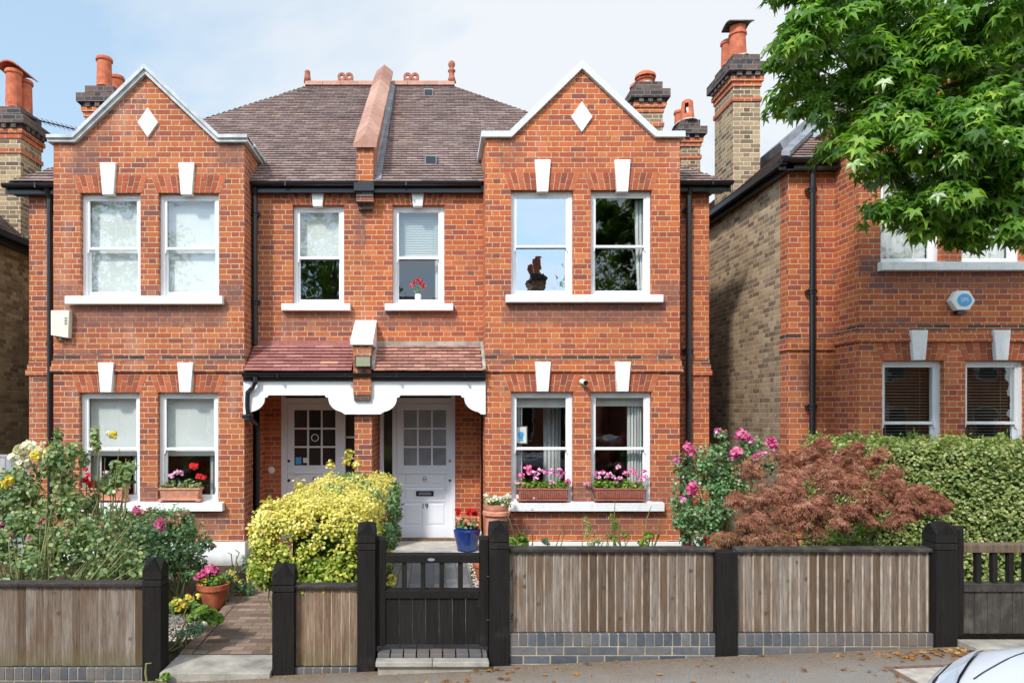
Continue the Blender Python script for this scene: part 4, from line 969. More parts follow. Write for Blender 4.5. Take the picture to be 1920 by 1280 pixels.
mb.poly([(XF-.001,YN,-.1),(XF-.001,YN,5.6),(XF-.001,YN+.225,5.6),(XF-.001,YN+.225,-.1)])
mb.build('front_wall', 'brick', K)
mb = MB(); sidewall(mb, XF, YN+.225, 17.2, -.1, 5.6, False); mb.build('flank_wall', 'yellow', K)
s = MB(); s.box(XF-.03,5.72,YN-.03,YN+.225,3.00,3.075); s.box(XF-.02,5.72,YN-.02,YN+.225,3.075,3.15); s.box(XF-.006,5.71,YN-.006,YN+.225,3.15,3.225,1); s.build('string_course', ['brick','brick_band'], K)
ez = 5.66
tiles(K, (XF-.16,YN-.17,ez), (13.5,YN-.17,ez), (XF-.16+3.8,YN-.17+3.8,ez+3.22), (12,YN-.17+3.8,ez+3.22))
tiles(K, (XF-.16,17.2,ez), (XF-.16,YN-.17,ez), (XF-.16+3.8,YN-.17+3.85,ez+3.22), (XF-.16+3.8,YN-.17+3.8,ez+3.22))
hp = MB(); hp.solid([(XF-.2,YN-.2,ez+.03),(XF-.1,YN-.24,ez+.01),(XF-.1,YN-.24,ez+.07),(XF-.2,YN-.2,ez+.09)], [(XF+3.6,YN+3.6,ez+3.25),(XF+3.7,YN+3.56,ez+3.23),(XF+3.7,YN+3.56,ez+3.29),(XF+3.6,YN+3.6,ez+3.31)]); hp.build('hip_flashing', 'lead', K)
gutter(K, XF-.2, 5.66, YN-.20, ez-.02)
g_ = MB(); g_.box(XF-.2,XF-.12,YN-.2,17.2,ez-.09,ez-.01); g_.box(XF-.10,XF,YN-.15,17.2,ez-.16,ez-.03); g_.build('gutter', 'black', K)
MB().box(XF-.1,5.7,YN-.15,YN,ez-.14,ez-.04).build('soffit', 'black', K)
rl = MB(); rl.box(6.0,6.9,10.2,10.3,7.6,7.65); 
dm = MB(); zf = lambda X: ez+.848*(X-4.88); dm.solid([(6.0,11.7,zf(6.0)),(6.0,12.6,zf(6.0)),(7.0,12.6,zf(7.0)),(7.0,11.7,zf(7.0))], [(5.94,11.7,zf(6.0)+.13),(5.94,12.6,zf(6.0)+.13),(6.94,12.6,zf(7.0)+.13),(6.94,11.7,zf(7.0)+.13)]); dm.build('roof_window', 'lead', K)
chimney(K, XF+.004, 5.50, 11.5, 12.25, 4.8, 8.15, [(5.22,11.72,.55,.14,'hood'),(5.20,12.05,.48,.12,'plain')])
chimney(K, XF+.004, 5.43, 13.9, 14.55, 5.2, 8.08, [(5.24,14.1,.45,.14,'slot'),(5.2,14.4,.36,.12,'plain')])
drain(K, [(5.33,9.55,ez-.08),(5.33,9.6,ez-.2),(5.33,9.61,-.1)], .04, [(5.33,9.61,3.82),(5.33,9.61,5.25),(5.33,9.61,2.2)])
for k, h in enumerate(uK):
    wi = window(K, *h, YNB, 'glass', label=['upstairs bay window with a sheer curtain, partly behind the tree', 'upstairs bay window at the photo edge behind the tree'][k]); drape(wi, h[0]+.06, h[1]-.06, 4.2, 5.4, YNB-.04, 7)
for k, h in enumerate(lK):
    wi = window(K, *h, YNB, 'glass', label=['downstairs window with dark slatted blind beside the corner', 'downstairs window with dark slatted blind at the photo edge'][k]); venetian(wi, h[0], h[1], 1.25, 2.75, YNB, 'slat_dark', .042, .25)
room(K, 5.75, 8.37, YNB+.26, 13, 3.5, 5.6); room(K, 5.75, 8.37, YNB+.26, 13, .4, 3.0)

# ============================================================ left neighbour
N_ = root('detached_house', (-9.5, 11, 0), 'house at the left edge showing a dingy stock brick flank and hooded chimney', 'house')
mb = MB(); sidewall(mb, -7.07, 9.7, 17, -.5, 4.98, True); mb.poly([(-12.5,9.7,-.5),(-7.07,9.7,-.5),(-7.07,9.7,4.98),(-12.5,9.7,4.98)]); mb.build('flank_wall', 'yellow_left', N_)
tiles(N_, (-6.9,9.5,5.0), (-6.9,17,5.0), (-10.2,12.9,7.9), (-10.2,13.4,7.9)); tiles(N_, (-13,9.5,5.0), (-6.9,9.5,5.0), (-12,12.9,7.9), (-10.2,12.9,7.9))
g_ = MB(); g_.box(-6.92,-6.84,9.45,17,4.93,5.01); g_.box(-7.07,-6.95,9.5,17,4.84,4.98); g_.build('gutter', 'black', N_)
chimney(N_, -7.57, -7.074, 11.7, 12.32, 4.7, 7.36, [(-7.30,11.87,.66,.13,'plain'),(-7.28,12.15,.62,.13,'plain')])
fl = MB()
for k in range(5): fl.box(-7.12+.0*k,-6.98,11.6-.0+k*.15,11.76+k*.15,4.98+.02,5.12+.03*k)
fl.build('flashing', 'lead', N_)
cw = MB(); n = 9; cc = [(-7.52+ (.38)*k/(n-1), 8.02+.13*math.sin(math.pi*(k/(n-1)*.8+.1))) for k in range(n)]
cw.prism(cc+[(x, z+.025) for x, z in reversed(cc)], 11.72, 12.32); cw.build('chimney_hood', 'terracotta', N_)

# ============================================================ fences, posts, gates
def post_mesh(mb, x0, x1, y0, y1, zb, zt, cap=True, m=0):
    if not cap: return mb.box(x0,x1,y0,y1,zb,zt,m)
    cx, cy = (x0+x1)/2, (y0+y1)/2; h = x1-x0
    mb.box(x0,x1,y0,y1,zb,zt-.235,m); mb.box(x0+.008,x1-.008,y0+.008,y1-.008,zt-.235,zt-.228,m)
    mb.box(x0,x1,y0,y1,zt-.228,zt-.178,m); mb.box(x0+.008,x1-.008,y0+.008,y1-.008,zt-.178,zt-.171,m)
    # cap: gabled both ways to a blunt point
    c = .03; b = zt-.171; s_ = zt-.10
    lo = [(x0,y0,b),(x1,y0,b),(x1,y1,b),(x0,y1,b)]; mi = [(x0,y0,s_),(x1,y0,s_),(x1,y1,s_),(x0,y1,s_)]
    mb.solid(lo, mi, m); i = len(mb.v)
    mb.v += [(x0,y0,s_),(cx,y0,zt-.012),(x1,y0,s_),(x1,cy,zt-.012),(x1,y1,s_),(cx,y1,zt-.012),(x0,y1,s_),(x0,cy,zt-.012),(cx,cy,zt)]
    for k in range(0, 8, 2): 
        a, b_, c_, p_ = i+k, i+k+1, i+(k+2) % 8, i+(k-1) % 8
        mb.f += [(a, b_, i+8), (a, i+8, p_)]; mb.m += [m, m]
    for k in range(1, 8, 2): mb.f.append((i+k-1, i+(k+1) % 8, i+k)); mb.m.append(m)
    for k in (-1, 0, 1): mb.box(cx+k*.038-.005,cx+k*.038+.005,y0-.003,y0+.003,zt-.208,zt-.198,m)
    return mb
YF0, YF1 = 5.62, 5.79
def fence(label, runs, posts, rail_z, bmat='board', loc=(0,0,0), group='board fences along the pavement'):
    f = root('garden_fence', loc, label, 'fence', group)
    for (x0, x1, zb, zt, courses) in runs:
        b = MB(); x = x0; i = 0
        while x < x1-.01:
            w_ = min(.075*random.uniform(.94, 1.06), x1-x); t = .019; j = random.uniform(0, .003)
            y = 5.71-j
            q = random.uniform(-.0015,.0015); f0, ch = len(b.f), random.uniform(.0035,.0065)
            pr_ = lambda z, q: [(x-.004+q,y-.005,z),(x+ch+q,y-t,z),(x+w_+.006,y-.004,z),(x+w_+.006,y+.004,z),(x-.004+q,y+.002,z)]
            b.solid(pr_(zb-random.random()*.003, 0), pr_(zt-.03, q)); b.m[f0+2] = 1
            x += w_
        b.build('fence_board', [bmat, 'board_edge'], f)
        c = MB(); c.solid([(x0,5.66,zt-.035),(x1,5.66,zt-.035),(x1,5.745,zt-.035),(x0,5.745,zt-.035)], [(x0,5.655,zt-.008),(x1,5.655,zt-.008),(x1,5.745,zt+.004),(x0,5.745,zt+.004)])
        c.box(x0,x1,5.73,5.79,zb+.1,zb+.17); c.box(x0,x1,5.73,5.79,zt-.2,zt-.13)
        c.build('capping_rail', 'tarred_worn', f, bevel=.004)
        k = MB(); k.box(x0,x1,5.659,5.69,-.5,zb-.008,0); k.box(x0,x1,5.70,5.76,-.5,zb-.02,0)
        x = x0+.004
        while x < x1-.02:
            q = min(x+.066, x1); k.box(x,q,5.655-random.random()*.003,5.69,zb-.105,zb-.006,1); x += .075
        z = zb-.115; r = 0
        for _ in range(courses):
            x = x0-(.11 if r % 2 else .0)
            while x < x1: k.box(max(x,x0)+.003,min(x+.216, x1),5.657-random.random()*.003,5.69,z-.064,z,1); x += .225
            z -= .0735; r += 1
        k.build('brick_kerb', ['mortar_dull', 'bluebrick'], f, bevel=.003)
    for (x0, x1, zt, cap) in posts:
        p = post_mesh(MB(), x0, x1, YF0 if cap else YF0+.01, YF1, -.5, zt, cap); p.build('post', 'tarred', f, bevel=.004)
    return f
fence('low left board fence below the rose garden, ending in a black post', [(-4.6,-2.40,.0,.70,2)], [(-2.40,-2.245,.905,True)], .7, loc=(-3.5,5.7,0), group=None)
fence('short board fence of warm brown boards under the golden hedge', [(-1.15,-.635,.0,.68,2)], [(-1.33,-1.15,.86,True),(-.63,-.48,1.205,True)], .7, 'board_warm', (-.9,5.7,0), None)
fence('long grey board fence on three rows of blue brick right of the gate', [(.63,2.335,.283,.985,4),(2.51,4.14,.283,.985,3)],
      [(.46,.622,1.213,True),(2.335,2.51,.953,False),(4.14,4.315,1.205,True)], 1., loc=(2.4,5.7,0), group=None)
def gate(label, x0, x1, zb, zm, zt, nb, mt='tarred', mt2='tarred', loc=(0,0,0)):
    g = root('garden_gate', loc, label, 'gate'); y0, y1 = 5.67, 5.73; st = .075
    for a in (x0, x1-st):
        s = MB(); s.box(a,a+st,y0,y1,zb,zt+.12); s.prismx([(y0,zt+.12),(y1,zt+.12),((y0+y1)/2+.02,zt+.15),((y0+y1)/2-.02,zt+.15)], a, a+st)
        s.build('gate_stile', 'tarred', g, bevel=.004)
    r = MB(); r.prismx([(y0-.004,zt-.07),(y1,zt-.07),(y1,zt+.008),(y0-.004,zt-.004)], x0+st, x1-st); r.build('top_rail', mt2, g, bevel=.005)
    r = MB(); r.prismx([(y0-.004,zm-.07),(y1,zm-.07),(y1,zm+.008),(y0-.004,zm-.004)], x0+st, x1-st); r.build('middle_rail', mt, g, bevel=.005)
    n = nb
    for k in range(n):
        c = x0+st+(x1-x0-2*st)*(k+1)/(n+1); MB().box(c-.02,c+.02,y0+.01,y1-.01,zm,zt-.068).build('baluster', 'tarred', g)
    b = MB(); x = x0+st; w_ = (x1-x0-2*st)/max(1, round((x1-x0-2*st)/.108))
    while x < x1-st-.01: b.solid([(x+.001,y0+.014,zb+.01),(x+w_-.003,y0+.014,zb+.01),(x+w_-.003,y1-.014,zb+.01),(x+.001,y1-.014,zb+.01)], [(x+.001,y0+.014,zm-.068),(x+w_-.003,y0+.014,zm-.068),(x+w_-.003,y1-.014,zm-.068),(x+.001,y1-.014,zm-.068)]); x += w_
    b.build('gate_board', mt, g, bevel=.003)
    return g
g1 = gate('black timber garden gate with four bars in front of the door numbered 19', -.475, .455, .17, .635, .93, 4, loc=(0,5.7,.17))
n = 16; MB().prism([(-.02+.030*math.cos(2*math.pi*k/n), .89+.012*math.sin(2*math.pi*k/n)) for k in range(n)], 5.66, 5.672).build('maker_plate', 'lead', g1)
for zz_ in (.42, .78): MB().tube([(.44,5.66,zz_-.03),(.65,5.645,zz_-.04),(.645,5.64,zz_),(.655,5.645,zz_+.03)], .007, 6).build('hinge', 'black', g1)
g2 = gate('weathered timber gate with open bars at the right edge before the clipped hedge', 4.33, 5.42, .26, .69, 1.015, 6, 'tarred_worn', 'board', (4.9,5.7,.25))
root_ = None
p_ = post_mesh(MB(), 5.43, 5.6, YF0, YF1, -.3, 1.23, True).build('gate_post', 'tarred'); tag(p_, 'black gate post on the far side of the weathered gate', 'post')
# steps and paths
def step(name, label, x0, x1, y0, y1, z0, z1, mt='slab', parts=2):
    mb = MB(); w_ = (x1-x0)/parts
    for k in range(parts): mb.box(x0+k*w_+.002,x0+(k+1)*w_-.002,y0,y1,z1-.04 if parts > 1 else z0,z1)
    if parts > 1: mb.box(x0+.02,x1-.02,y0+.035,y1,z0-.1,z1-.041)
    o = mb.build(name, mt, bevel=.006); tag(o, label, 'step'); return o
step('stone_step', 'pale two slab doorstep on the pavement below the black gate', -.47, .45, 5.50, 5.605, -.02, .098)
tb = MB(); x = -.46
while x < .42: tb.box(x,min(x+.098,.44),5.608,5.76,-.05,.125+random.random()*.003); x += .108
tag(tb.build('brick_threshold', 'bluebrick', bevel=.004), 'row of blue threshold bricks directly beneath the black gate', 'step')
step('concrete_sill', 'cracked concrete sill across the open gateway to the left path', -2.24, -1.335, 5.57, 6.0, -.4, -.015, parts=1)
step('concrete_sill', 'pale kerb step under the weathered gate at the right edge', 4.33, 5.42, 5.45, 5.66, -.1, .232, parts=1)
mb = MB(); mb.poly([(-2.12,6.0,-.012),(-1.36,6.0,-.012),(-1.36,9.72,.0),(-2.28,9.72,.0)]); struct(mb.build('brick_path', 'pavers'))
mb = MB(); 
for k in range(18):
    t0, t1 = k/18, (k+1)/18; a = -2.12-.16*t0; b = -2.12-.16*t1; ya, yb_ = 6.0+3.72*t0, 6.0+3.72*t1-.012
    mb.solid([(a-.11,ya,-.1),(a-.004,ya,-.1),(b-.004,yb_,-.1),(b-.11,yb_,-.1)], [(a-.11,ya,-.004),(a-.004,ya,-.004),(b-.004,yb_,-.0),(b-.11,yb_,-.0)])
struct(mb.build('path_edging', 'pavers'))
mb = MB(); mb.poly([(-.52,5.76,.10),(.46,5.76,.10),(.46,9.75,.085),(-.52,9.75,.085)]); struct(mb.build('garden_path', 'pavers_blue'))
mb = MB(); mb.box(-4.3,-2.55,7.30,7.40,-.1,.04); tag(mb.build('edging_kerb', 'brick_dark', bevel=.004), 'dark brick kerb between the gravel and the rose bed', 'kerb')
def pebbles(name, x0, x1, y0, y1, z, n, s=.016):
    t = (1+5**.5)/2; V = unit(np.array([(-1,t,0),(1,t,0),(-1,-t,0),(1,-t,0),(0,-1,t),(0,1,t),(0,-1,-t),(0,1,-t),(t,0,-1),(t,0,1),(-t,0,-1),(-t,0,1)], float))
    F = np.array([(0,11,5),(0,5,1),(0,1,7),(0,7,10),(0,10,11),(1,5,9),(5,11,4),(11,10,2),(10,7,6),(7,1,8),(3,9,4),(3,4,2),(3,2,6),(3,6,8),(3,8,9),(4,9,5),(2,4,11),(6,2,10),(8,6,7),(9,8,1)])
    P = np.stack([rng.uniform(x0,x1,n), rng.uniform(y0,y1,n), np.full(n, z)+rng.random(n)*.008], 1)
    sc = s*rng.uniform(.5,1.2,(n,1,1))*np.array([1,.8,.55])*rng.uniform(.8,1.2,(n,1,3))
    return np_mesh(name, (P[:,None]+V[None]*sc).reshape(-1,3), (F[None]+(np.arange(n)*12)[:,None,None]).reshape(-1,3), 'pebble')
g = pebbles('gravel', -3.6, -2.27, 6.45, 7.3, -.045, 3600); g['kind'] = 'stuff'
g = pebbles('path_gravel', .46, .85, 5.8, 9.3, .06, 2200); g['kind'] = 'stuff'

# ============================================================ wall fittings
o = root('alarm_box', (-5.25,YB,3.38), 'cream box with slotted side fixed beside the downpipe on the left bay', 'alarm box')
MB().prism([(-5.385,3.20),(-5.14,3.16),(-5.125,3.55),(-5.385,3.55)], YB-.10, YB-.001).build('case', 'plastic', o, bevel=.008)
q = MB(); 
for k in range(5): q.box(-5.19,-5.15,YB-.104,YB-.098,3.44-k*.022,3.448-k*.022)
q.build('vent_slot', 'black', o)
MB().lathe((-5.27,YB-.05,3.13), [(.02,0),(.028,.03),(.028,.05)], 10).build('cable_gland', 'lead', o)
o = root('alarm_box', (7.03,YNB,3.58), 'white hexagonal alarm box with a round blue badge on the far right house', 'alarm box')
n = 6; hx = [(7.03+.165*math.cos(math.pi*k/3), 3.60+.15*math.sin(math.pi*k/3)) for k in range(6)]
MB().prism(hx, YNB-.09, YNB-.001).build('case', 'white_plastic', o, bevel=.012)
MB().prism([(7.045+.095*math.cos(2*math.pi*k/24), 3.605+.085*math.sin(2*math.pi*k/24)) for k in range(24)], YNB-.094, YNB-.085).build('badge', 'blue', o)
text(o, 'SPS', 7.045, YNB-.096, 3.605, .075, 'white_plastic', 'lettering', .001)
MB().box(6.97,7.09,YNB-.07,YNB-.002,3.425,3.46).build('strobe', 'black', o)
o = root('security_camera', (2.12,YB,2.54), 'small white bullet camera between the lower bay window arches', 'camera')
cm = MB().tube([(2.10,YB-.02,2.555),(2.125,YB-.15,2.53)], .036, 14); cm.build('camera_body', 'white_plastic', o, smooth=False)
MB().tube([(2.125,YB-.15,2.53),(2.128,YB-.165,2.527)], .033, 14).build('camera_lens', 'black', o)
o = root('floodlight', (XP+.02,9.6,2.8), 'small square floodlight on the brick pier above the porch gutter', 'light')
MB().box(XP-.10,XP+.13,9.53,9.575,2.745,2.905).build('housing', 'black', o, bevel=.006)
MB().box(XP-.085,XP+.115,9.526,9.531,2.76,2.89).build('glass', 'lens', o); MB().box(XP-.0,XP+.03,9.55,9.6,2.69,2.75).build('bracket', 'black', o)
bl = MB(); n = 20
bl.prism([(-2.585+.055*math.cos(2*math.pi*k/n), 1.20+.055*math.sin(2*math.pi*k/n)) for k in range(n)], YD-.03, YD)
bl.prism([(-2.585+.032*math.cos(2*math.pi*k/n), 1.20+.032*math.sin(2*math.pi*k/n)) for k in range(n)], YD-.05, YD-.029)
tag(bl.build('porch_light', 'white_plastic', bevel=.006), 'round white fitting on the brick beside the dark glazed door', 'light')
o = root('tv_aerial', (-7.3,12.3,6.9), 'thin television aerial reaching from the hooded chimney at the left', 'aerial')
bm_ = MB(); A, B = Vector((-7.15,12.0,7.30)), Vector((-6.2,12.2,7.12)); bm_.tube([A, B], .012, 6)
for k in range(12):
    c = A.lerp(B, (k+1)/12.5); bm_.tube([c+Vector((0,-.16,.0)), c+Vector((0,.16,0))], .006, 4)
bm_.tube([(-7.15,12.0,7.0),A], .015, 6); bm_.tube([B+Vector((0,-.1,-.05)), B+Vector((.05,.1,.05))], .02, 5); bm_.build('aerial_boom', 'black', o)
fg = root('side_gate', (-6.55,10.2,0), 'silvery grey board gate closing the passage at the left edge', 'gate')
b = MB(); x = -7.05
while x < -6.06: b.box(x,x+.088,10.18,10.20,-.2,1.45); x += .095
b.build('gate_board', 'grey_board', fg); MB().box(-7.06,-6.03,10.17,10.22,1.45,1.49).build('top_rail', 'grey_board', fg)
# framed print standing inside the lower window of number 19, sunglasses of the upper sill
o = root('picture_frame', (1.26,9.95,1.75), 'small framed blue print behind the lower left bay window of number 19', 'picture')
MB().box(1.17,1.36,9.885,9.895,1.66,1.92).build('frame', 'board_warm', o); MB().box(1.185,1.345,9.88,9.886,1.675,1.905).build('mount', 'white_plastic', o)
pb = MB(); pb.prism([(1.265+.045*math.cos(2*math.pi*k/9), 1.80+.04*math.sin(2*math.pi*k/9)) for k in range(9)], 9.877, 9.881); pb.box(1.235,1.295,9.877,9.881,1.70,1.77); pb.build('print', 'blue', o)

# ============================================================ pots and window boxes
def trough(x0, x1, zb, y, label, mt, ribs, flowers, seed, trail=()):
    o = root('window_box', ((x0+x1)/2, y, zb), label, 'window box'); w_ = .085
    h = .17
    b = MB(); b.solid([(x0+.03,y-w_+.02,zb+.03),(x1-.03,y-w_+.02,zb+.03),(x1-.03,y+w_,zb+.03),(x0+.03,y+w_,zb+.03)], [(x0,y-w_,zb+h),(x1,y-w_,zb+h),(x1,y+w_,zb+h),(x0,y+w_,zb+h)])
    b.box(x0-.012,x1+.012,y-w_-.012,y+w_+.01,zb+h-.006,zb+h+.016)
    if ribs:
        x = x0+.03
        while x < x1-.02: b.box(x,x+.012,y-w_-.006,y-w_+.03,zb+.05,zb+h-.006); x += .027
        b.box(x0-.01,x1+.01,y-w_-.02,y+w_,zb+.012,zb+.03)
        for xx in (x0+.08, x1-.12): b.box(xx,xx+.04,y-.07,y+.05,zb,zb+.012)
    else:
        b.box(x0+.0,x1-.0,y-w_-.0,y+w_,zb+.012,zb+.04)
        for xx in (x0-.02, x1-.05): b.box(xx,xx+.07,y-w_-.012,y+.05,zb,zb+.03)
    b.build('trough', mt, o, bevel=.005)
    L = x1-x0; cs = [((x0+(k+.5)*L/7, y-.0, zb+h+.05+rng.random()*.04)) for k in range(7)]
    P, N, T = clump(cs, [(.075,.08,.06)]*7, 70 if ribs else 26, .3, .8); leaves('foliage', P, N, T, rng.uniform(.03,.055,len(P)), T_ROUND, flowers.get('leaf', 'leaf_fresh'), o)
    for (mt_, spots, r, n) in flowers['f']:
        for (fx, fz) in spots:
            c = (x0+fx*L, y-.03+rng.uniform(-.04,.03), zb+h+fz)
            d = sph(n); P = np.array(c)+d*np.array([r,r*.8,r*.7])*rng.random((n,1))**.4
            leaves('bloom', P, np.array([0,-1.,.45])+rng.normal(size=d.shape)*.4, rng.normal(size=d.shape), rng.uniform(.8,1.2,n)*r*.72, T_DISC, mt_, o)
    return o
SZ = .862
trough(-4.95, -4.35, SZ, 9.69, 'terracotta trough of sparse geraniums behind the tall rose canes', 'terracotta_pale', False,
       {'leaf': 'leaf_rose', 'f': [('redp', [(.05,.28),(.12,.20)], .045, 16), ('pale_pink', [(.55,.24),(.62,.19)], .05, 12)]}, 1)
trough(-3.86, -3.30, SZ, 9.69, 'terracotta trough with tall red and pink geraniums beside the inner bay corner', 'terracotta_pale', False,
       {'leaf': 'leaf_rose', 'f': [('pale_pink', [(.28,.20),(.38,.24),(.47,.22)], .05, 14), ('redp', [(.78,.33),(.86,.32),(.98,.18),(1.08,.16)], .05, 18)]}, 2)
trough(1.19, 1.90, SZ, 9.68, 'ribbed window box with magenta petunias beneath the framed print window', 'pot_brown', True,
       {'f': [('pink', [(.08,.20),(.2,.30),(.24,.24),(1.02,.10),(.06,.06)], .05, 20), ('mix_pink', [(.3,.24),(.38,.22),(.45,.27),(.52,.24),(.6,.22),(.68,.26),(.75,.22),(.82,.27),(.86,.18),(.9,.22),(.35,.16),(.3,.03),(.24,-.09),(.33,-.12),(.28,-.26),(-.02,.10),(.66,.10)], .042, 10)]}, 3)
trough(2.27, 2.98, SZ, 9.68, 'ribbed window box with pink and mauve petunias nearest the rose bush', 'pot_brown', True,
       {'f': [('mix_pink', [(.05,.22),(.1,.17),(.18,.24),(.23,.19),(.3,.22),(.36,.17),(.45,.32),(.42,.10),(.5,.15),(-.14,.08),(.6,.24),(1.0,.25),(.94,.14),(1.02,.17)], .042, 11), ('pink', [(.62,.24),(.68,.20),(.74,.28),(.8,.22),(.83,.08),(.72,.05),(.9,.14)], .04, 14)]}, 4)
def potted(name, c, prof, mt, label, leafm, fl, cs, rs, per=120, ls=.04, cat='flower pot', tpl=T_ROUND):
    o = root(name, c, label, cat); MB().lathe(c, prof, 28).build('pot', mt, o, smooth=False)
    hgt = max(z for r, z in prof); MB().lathe((c[0],c[1],c[2]+hgt-.035), [(prof[-1][0]*.9,0),(prof[-1][0]*.9,.005)], 20).build('compost', 'soil', o)
    P, N, T = clump([(c[0]+a, c[1]+b, c[2]+hgt+d) for a, b, d in cs], rs, per, .3, .7); leaves('foliage', P, N, T, rng.uniform(.7,1.2,len(P))*ls, tpl, leafm, o)
    for mt_, r, n, spots in fl:
        for a, b, d in spots: ball('bloom', (c[0]+a, c[1]+b, c[2]+hgt+d), r, mt_, o, n)
    return o
POT = [(.095,0),(.155,.21),(.172,.212),(.178,.27),(.16,.272),(.155,.24)]
potted('flower_pot', (-2.42,7.5,-.03), POT, 'terracotta', 'tilted terracotta pot of magenta geraniums on the gravel beside the left path', 'leaf_fresh',
       [('pink', .06, 40, [(-.10,-.05,.10),(-.16,0,.06),(.02,0,.13),(-.02,-.03,.16),(-.08,.05,.12)]), ('yellowp', .03, 14, [(-.06,-.1,.05),(-.1,-.1,.0)])], [(-.07,0,.04),(.04,0,.04)], [(.12,.12,.06)]*2, 120, .045)
BL = [(.10,0),(.15,.02),(.14,.03),(.185,.22),(.20,.30),(.17,.33),(.185,.35),(.16,.35),(.15,.3)]
potted('glazed_pot', (.49,10.05,.085), BL, 'blueglaze', 'deep blue glazed pot with scarlet and peach flowers on the white doorstep', 'leaf_rose2',
       [('redp', .055, 34, [(-.13,-.05,.22),(.02,-.05,.22),(.08,-.05,.24),(.12,0,.2)]), ('peach', .045, 24, [(-.10,-.1,.12),(-.02,-.12,.10),(.03,-.12,.07),(.13,-.1,.12),(.14,-.1,.05),(-.14,-.06,.12)])], [(-.06,-.04,.06),(.07,-.04,.06)], [(.10,.10,.09)]*2, 110, .055)
CP = [(.11,0),(.115,.42),(.12,.44),(.12,.55),(.165,.57),(.17,.60),(.16,.62),(.12,.63)]
cpot = potted('chimney_pot_planter', (.86,9.35,.06), [(.15,0),(.15,.62),(.155,.64),(.19,.66),(.19,.70),(.15,.715),(.165,.74),(.175,.80),(.15,.80)], 'terracotta_pale', 'old chimney pot used as a planter, overflowing with white petunias', 'leaf_fresh',
       [('whitep', .04, 16, [(rng.uniform(-.2,.22), rng.uniform(-.2,.05), rng.uniform(.0,.15)) for _ in range(16)])], [(-.07,-.03,.05),(.09,-.03,.05)], [(.14,.12,.08)]*2, 110, .04, 'planter')
potted('flower_pot', (.62,8.3,.085), [(.09,0),(.13,.16),(.145,.165),(.15,.2),(.13,.2)], 'terracotta', 'low terracotta pot on the path behind the gate, pale green foliage', 'leaf_fresh', [], [(0,0,.08),(.03,0,.16)], [(.08,.08,.09)]*2, 90, .055)
potted('vase', (-.235,10.315,3.80), [(.035,0),(.05,.05),(.045,.1),(.04,.1)], 'white_plastic', 'little white pot of red flowers inside the small slatted blind window', 'leaf_fresh', [('redp', .045, 26, [(-.05,0,.18),(0,0,.2),(.06,0,.18),(.08,0,.12),(-.08,0,.13)])], [(0,0,.08)], [(.05,.04,.07)], 40, .04)

# ============================================================ planting
def at(px, py, y): return ((px-813)/1280*y, y, 2.1+(775-py)/1280*y)
def box_surface(x0, x1, y0, y1, z0, z1, n, wob=.07, faces='ftlr', rnd=.16):
    ar = {'f': (x1-x0)*(z1-z0), 't': (x1-x0)*(y1-y0), 'l': (y1-y0)*(z1-z0), 'r': (y1-y0)*(z1-z0), 'b': (x1-x0)*(z1-z0)}
    tot = sum(ar[c] for c in faces); Ps, Ns = [], []
    for c in faces:
        k = int(n*ar[c]/tot); a, b = rng.random(k), rng.random(k); o = np.ones(k)
        if c == 'f': P = np.stack([x0+(x1-x0)*a, y0*o, z0+(z1-z0)*b], 1); N = np.tile([0,-1.,0], (k,1))
        if c == 'b': P = np.stack([x0+(x1-x0)*a, y1*o, z0+(z1-z0)*b], 1); N = np.tile([0,1.,0], (k,1))
        if c == 't': P = np.stack([x0+(x1-x0)*a, y0+(y1-y0)*b, z1*o], 1); N = np.tile([0,0,1.], (k,1))
        if c == 'l': P = np.stack([x0*o, y0+(y1-y0)*a, z0+(z1-z0)*b], 1); N = np.tile([-1.,0,0], (k,1))
        if c == 'r': P = np.stack([x1*o, y0+(y1-y0)*a, z0+(z1-z0)*b], 1); N = np.tile([1.,0,0], (k,1))
        Ps.append(P); Ns.append(N)
    P = np.concatenate(Ps); N = np.concatenate(Ns)
    # rounded edges and lumps
    c = np.array([(x0+x1)/2, (y0+y1)/2, (z0+z1)/2]); h = np.array([(x1-x0)/2, (y1-y0)/2, (z1-z0)/2])
    q = (P-c)/h; rr = np.minimum(rnd/h, 1.); ex = np.maximum(np.abs(q)-(1-rr), 0)/rr; L = np.linalg.norm(ex, axis=1, keepdims=True)
    sc = np.where(L > 1, 1/np.maximum(L, 1e-6), 1.); P = c+np.sign(q)*np.minimum(np.abs(q), (1-rr)+ex*rr*sc)*h
    lump = np.sin(P[:,0]*9+1)*np.sin(P[:,1]*8)*np.sin(P[:,2]*10+2)+.5*np.sin(P[:,0]*23)*np.sin(P[:,2]*21+P[:,1]*19)
    P = P+N*(lump[:,None]*wob*.6-rng.random((len(P),1))**2*wob*1.6)
    return P, N
def xform(P, o, ang):
    c, s = math.cos(ang), math.sin(ang); Q = P.copy(); Q[:,0] = P[:,0]*c-P[:,1]*s+o[0]; Q[:,1] = P[:,0]*s+P[:,1]*c+o[1]; return Q

# golden hedge over the short fence
o = root('golden_hedge', (-1.0,7.4,0), 'clipped golden yellow hedge bulging over the short fence between the two paths', 'hedge')
x0, x1, y0, y1, z0, z1 = -1.46, -.50, 6.0, 9.0, .55, 1.32
P, N = box_surface(x0, x1, y0, y1, z0, z1, 17000, .08, 'tlr')
hi = rng.random(len(P)) < np.clip((P[:,2]-1.0)/.25+.25, .12, 1)
P = P[hi]; N = N[hi]; leaves('foliage', P, N*.6+[0,-.2,.6]+rng.normal(size=P.shape)*.5, rng.normal(size=P.shape)+[0,0,.4], rng.uniform(.020,.036,len(P)), T_ROUND, 'leaf_gold', o)
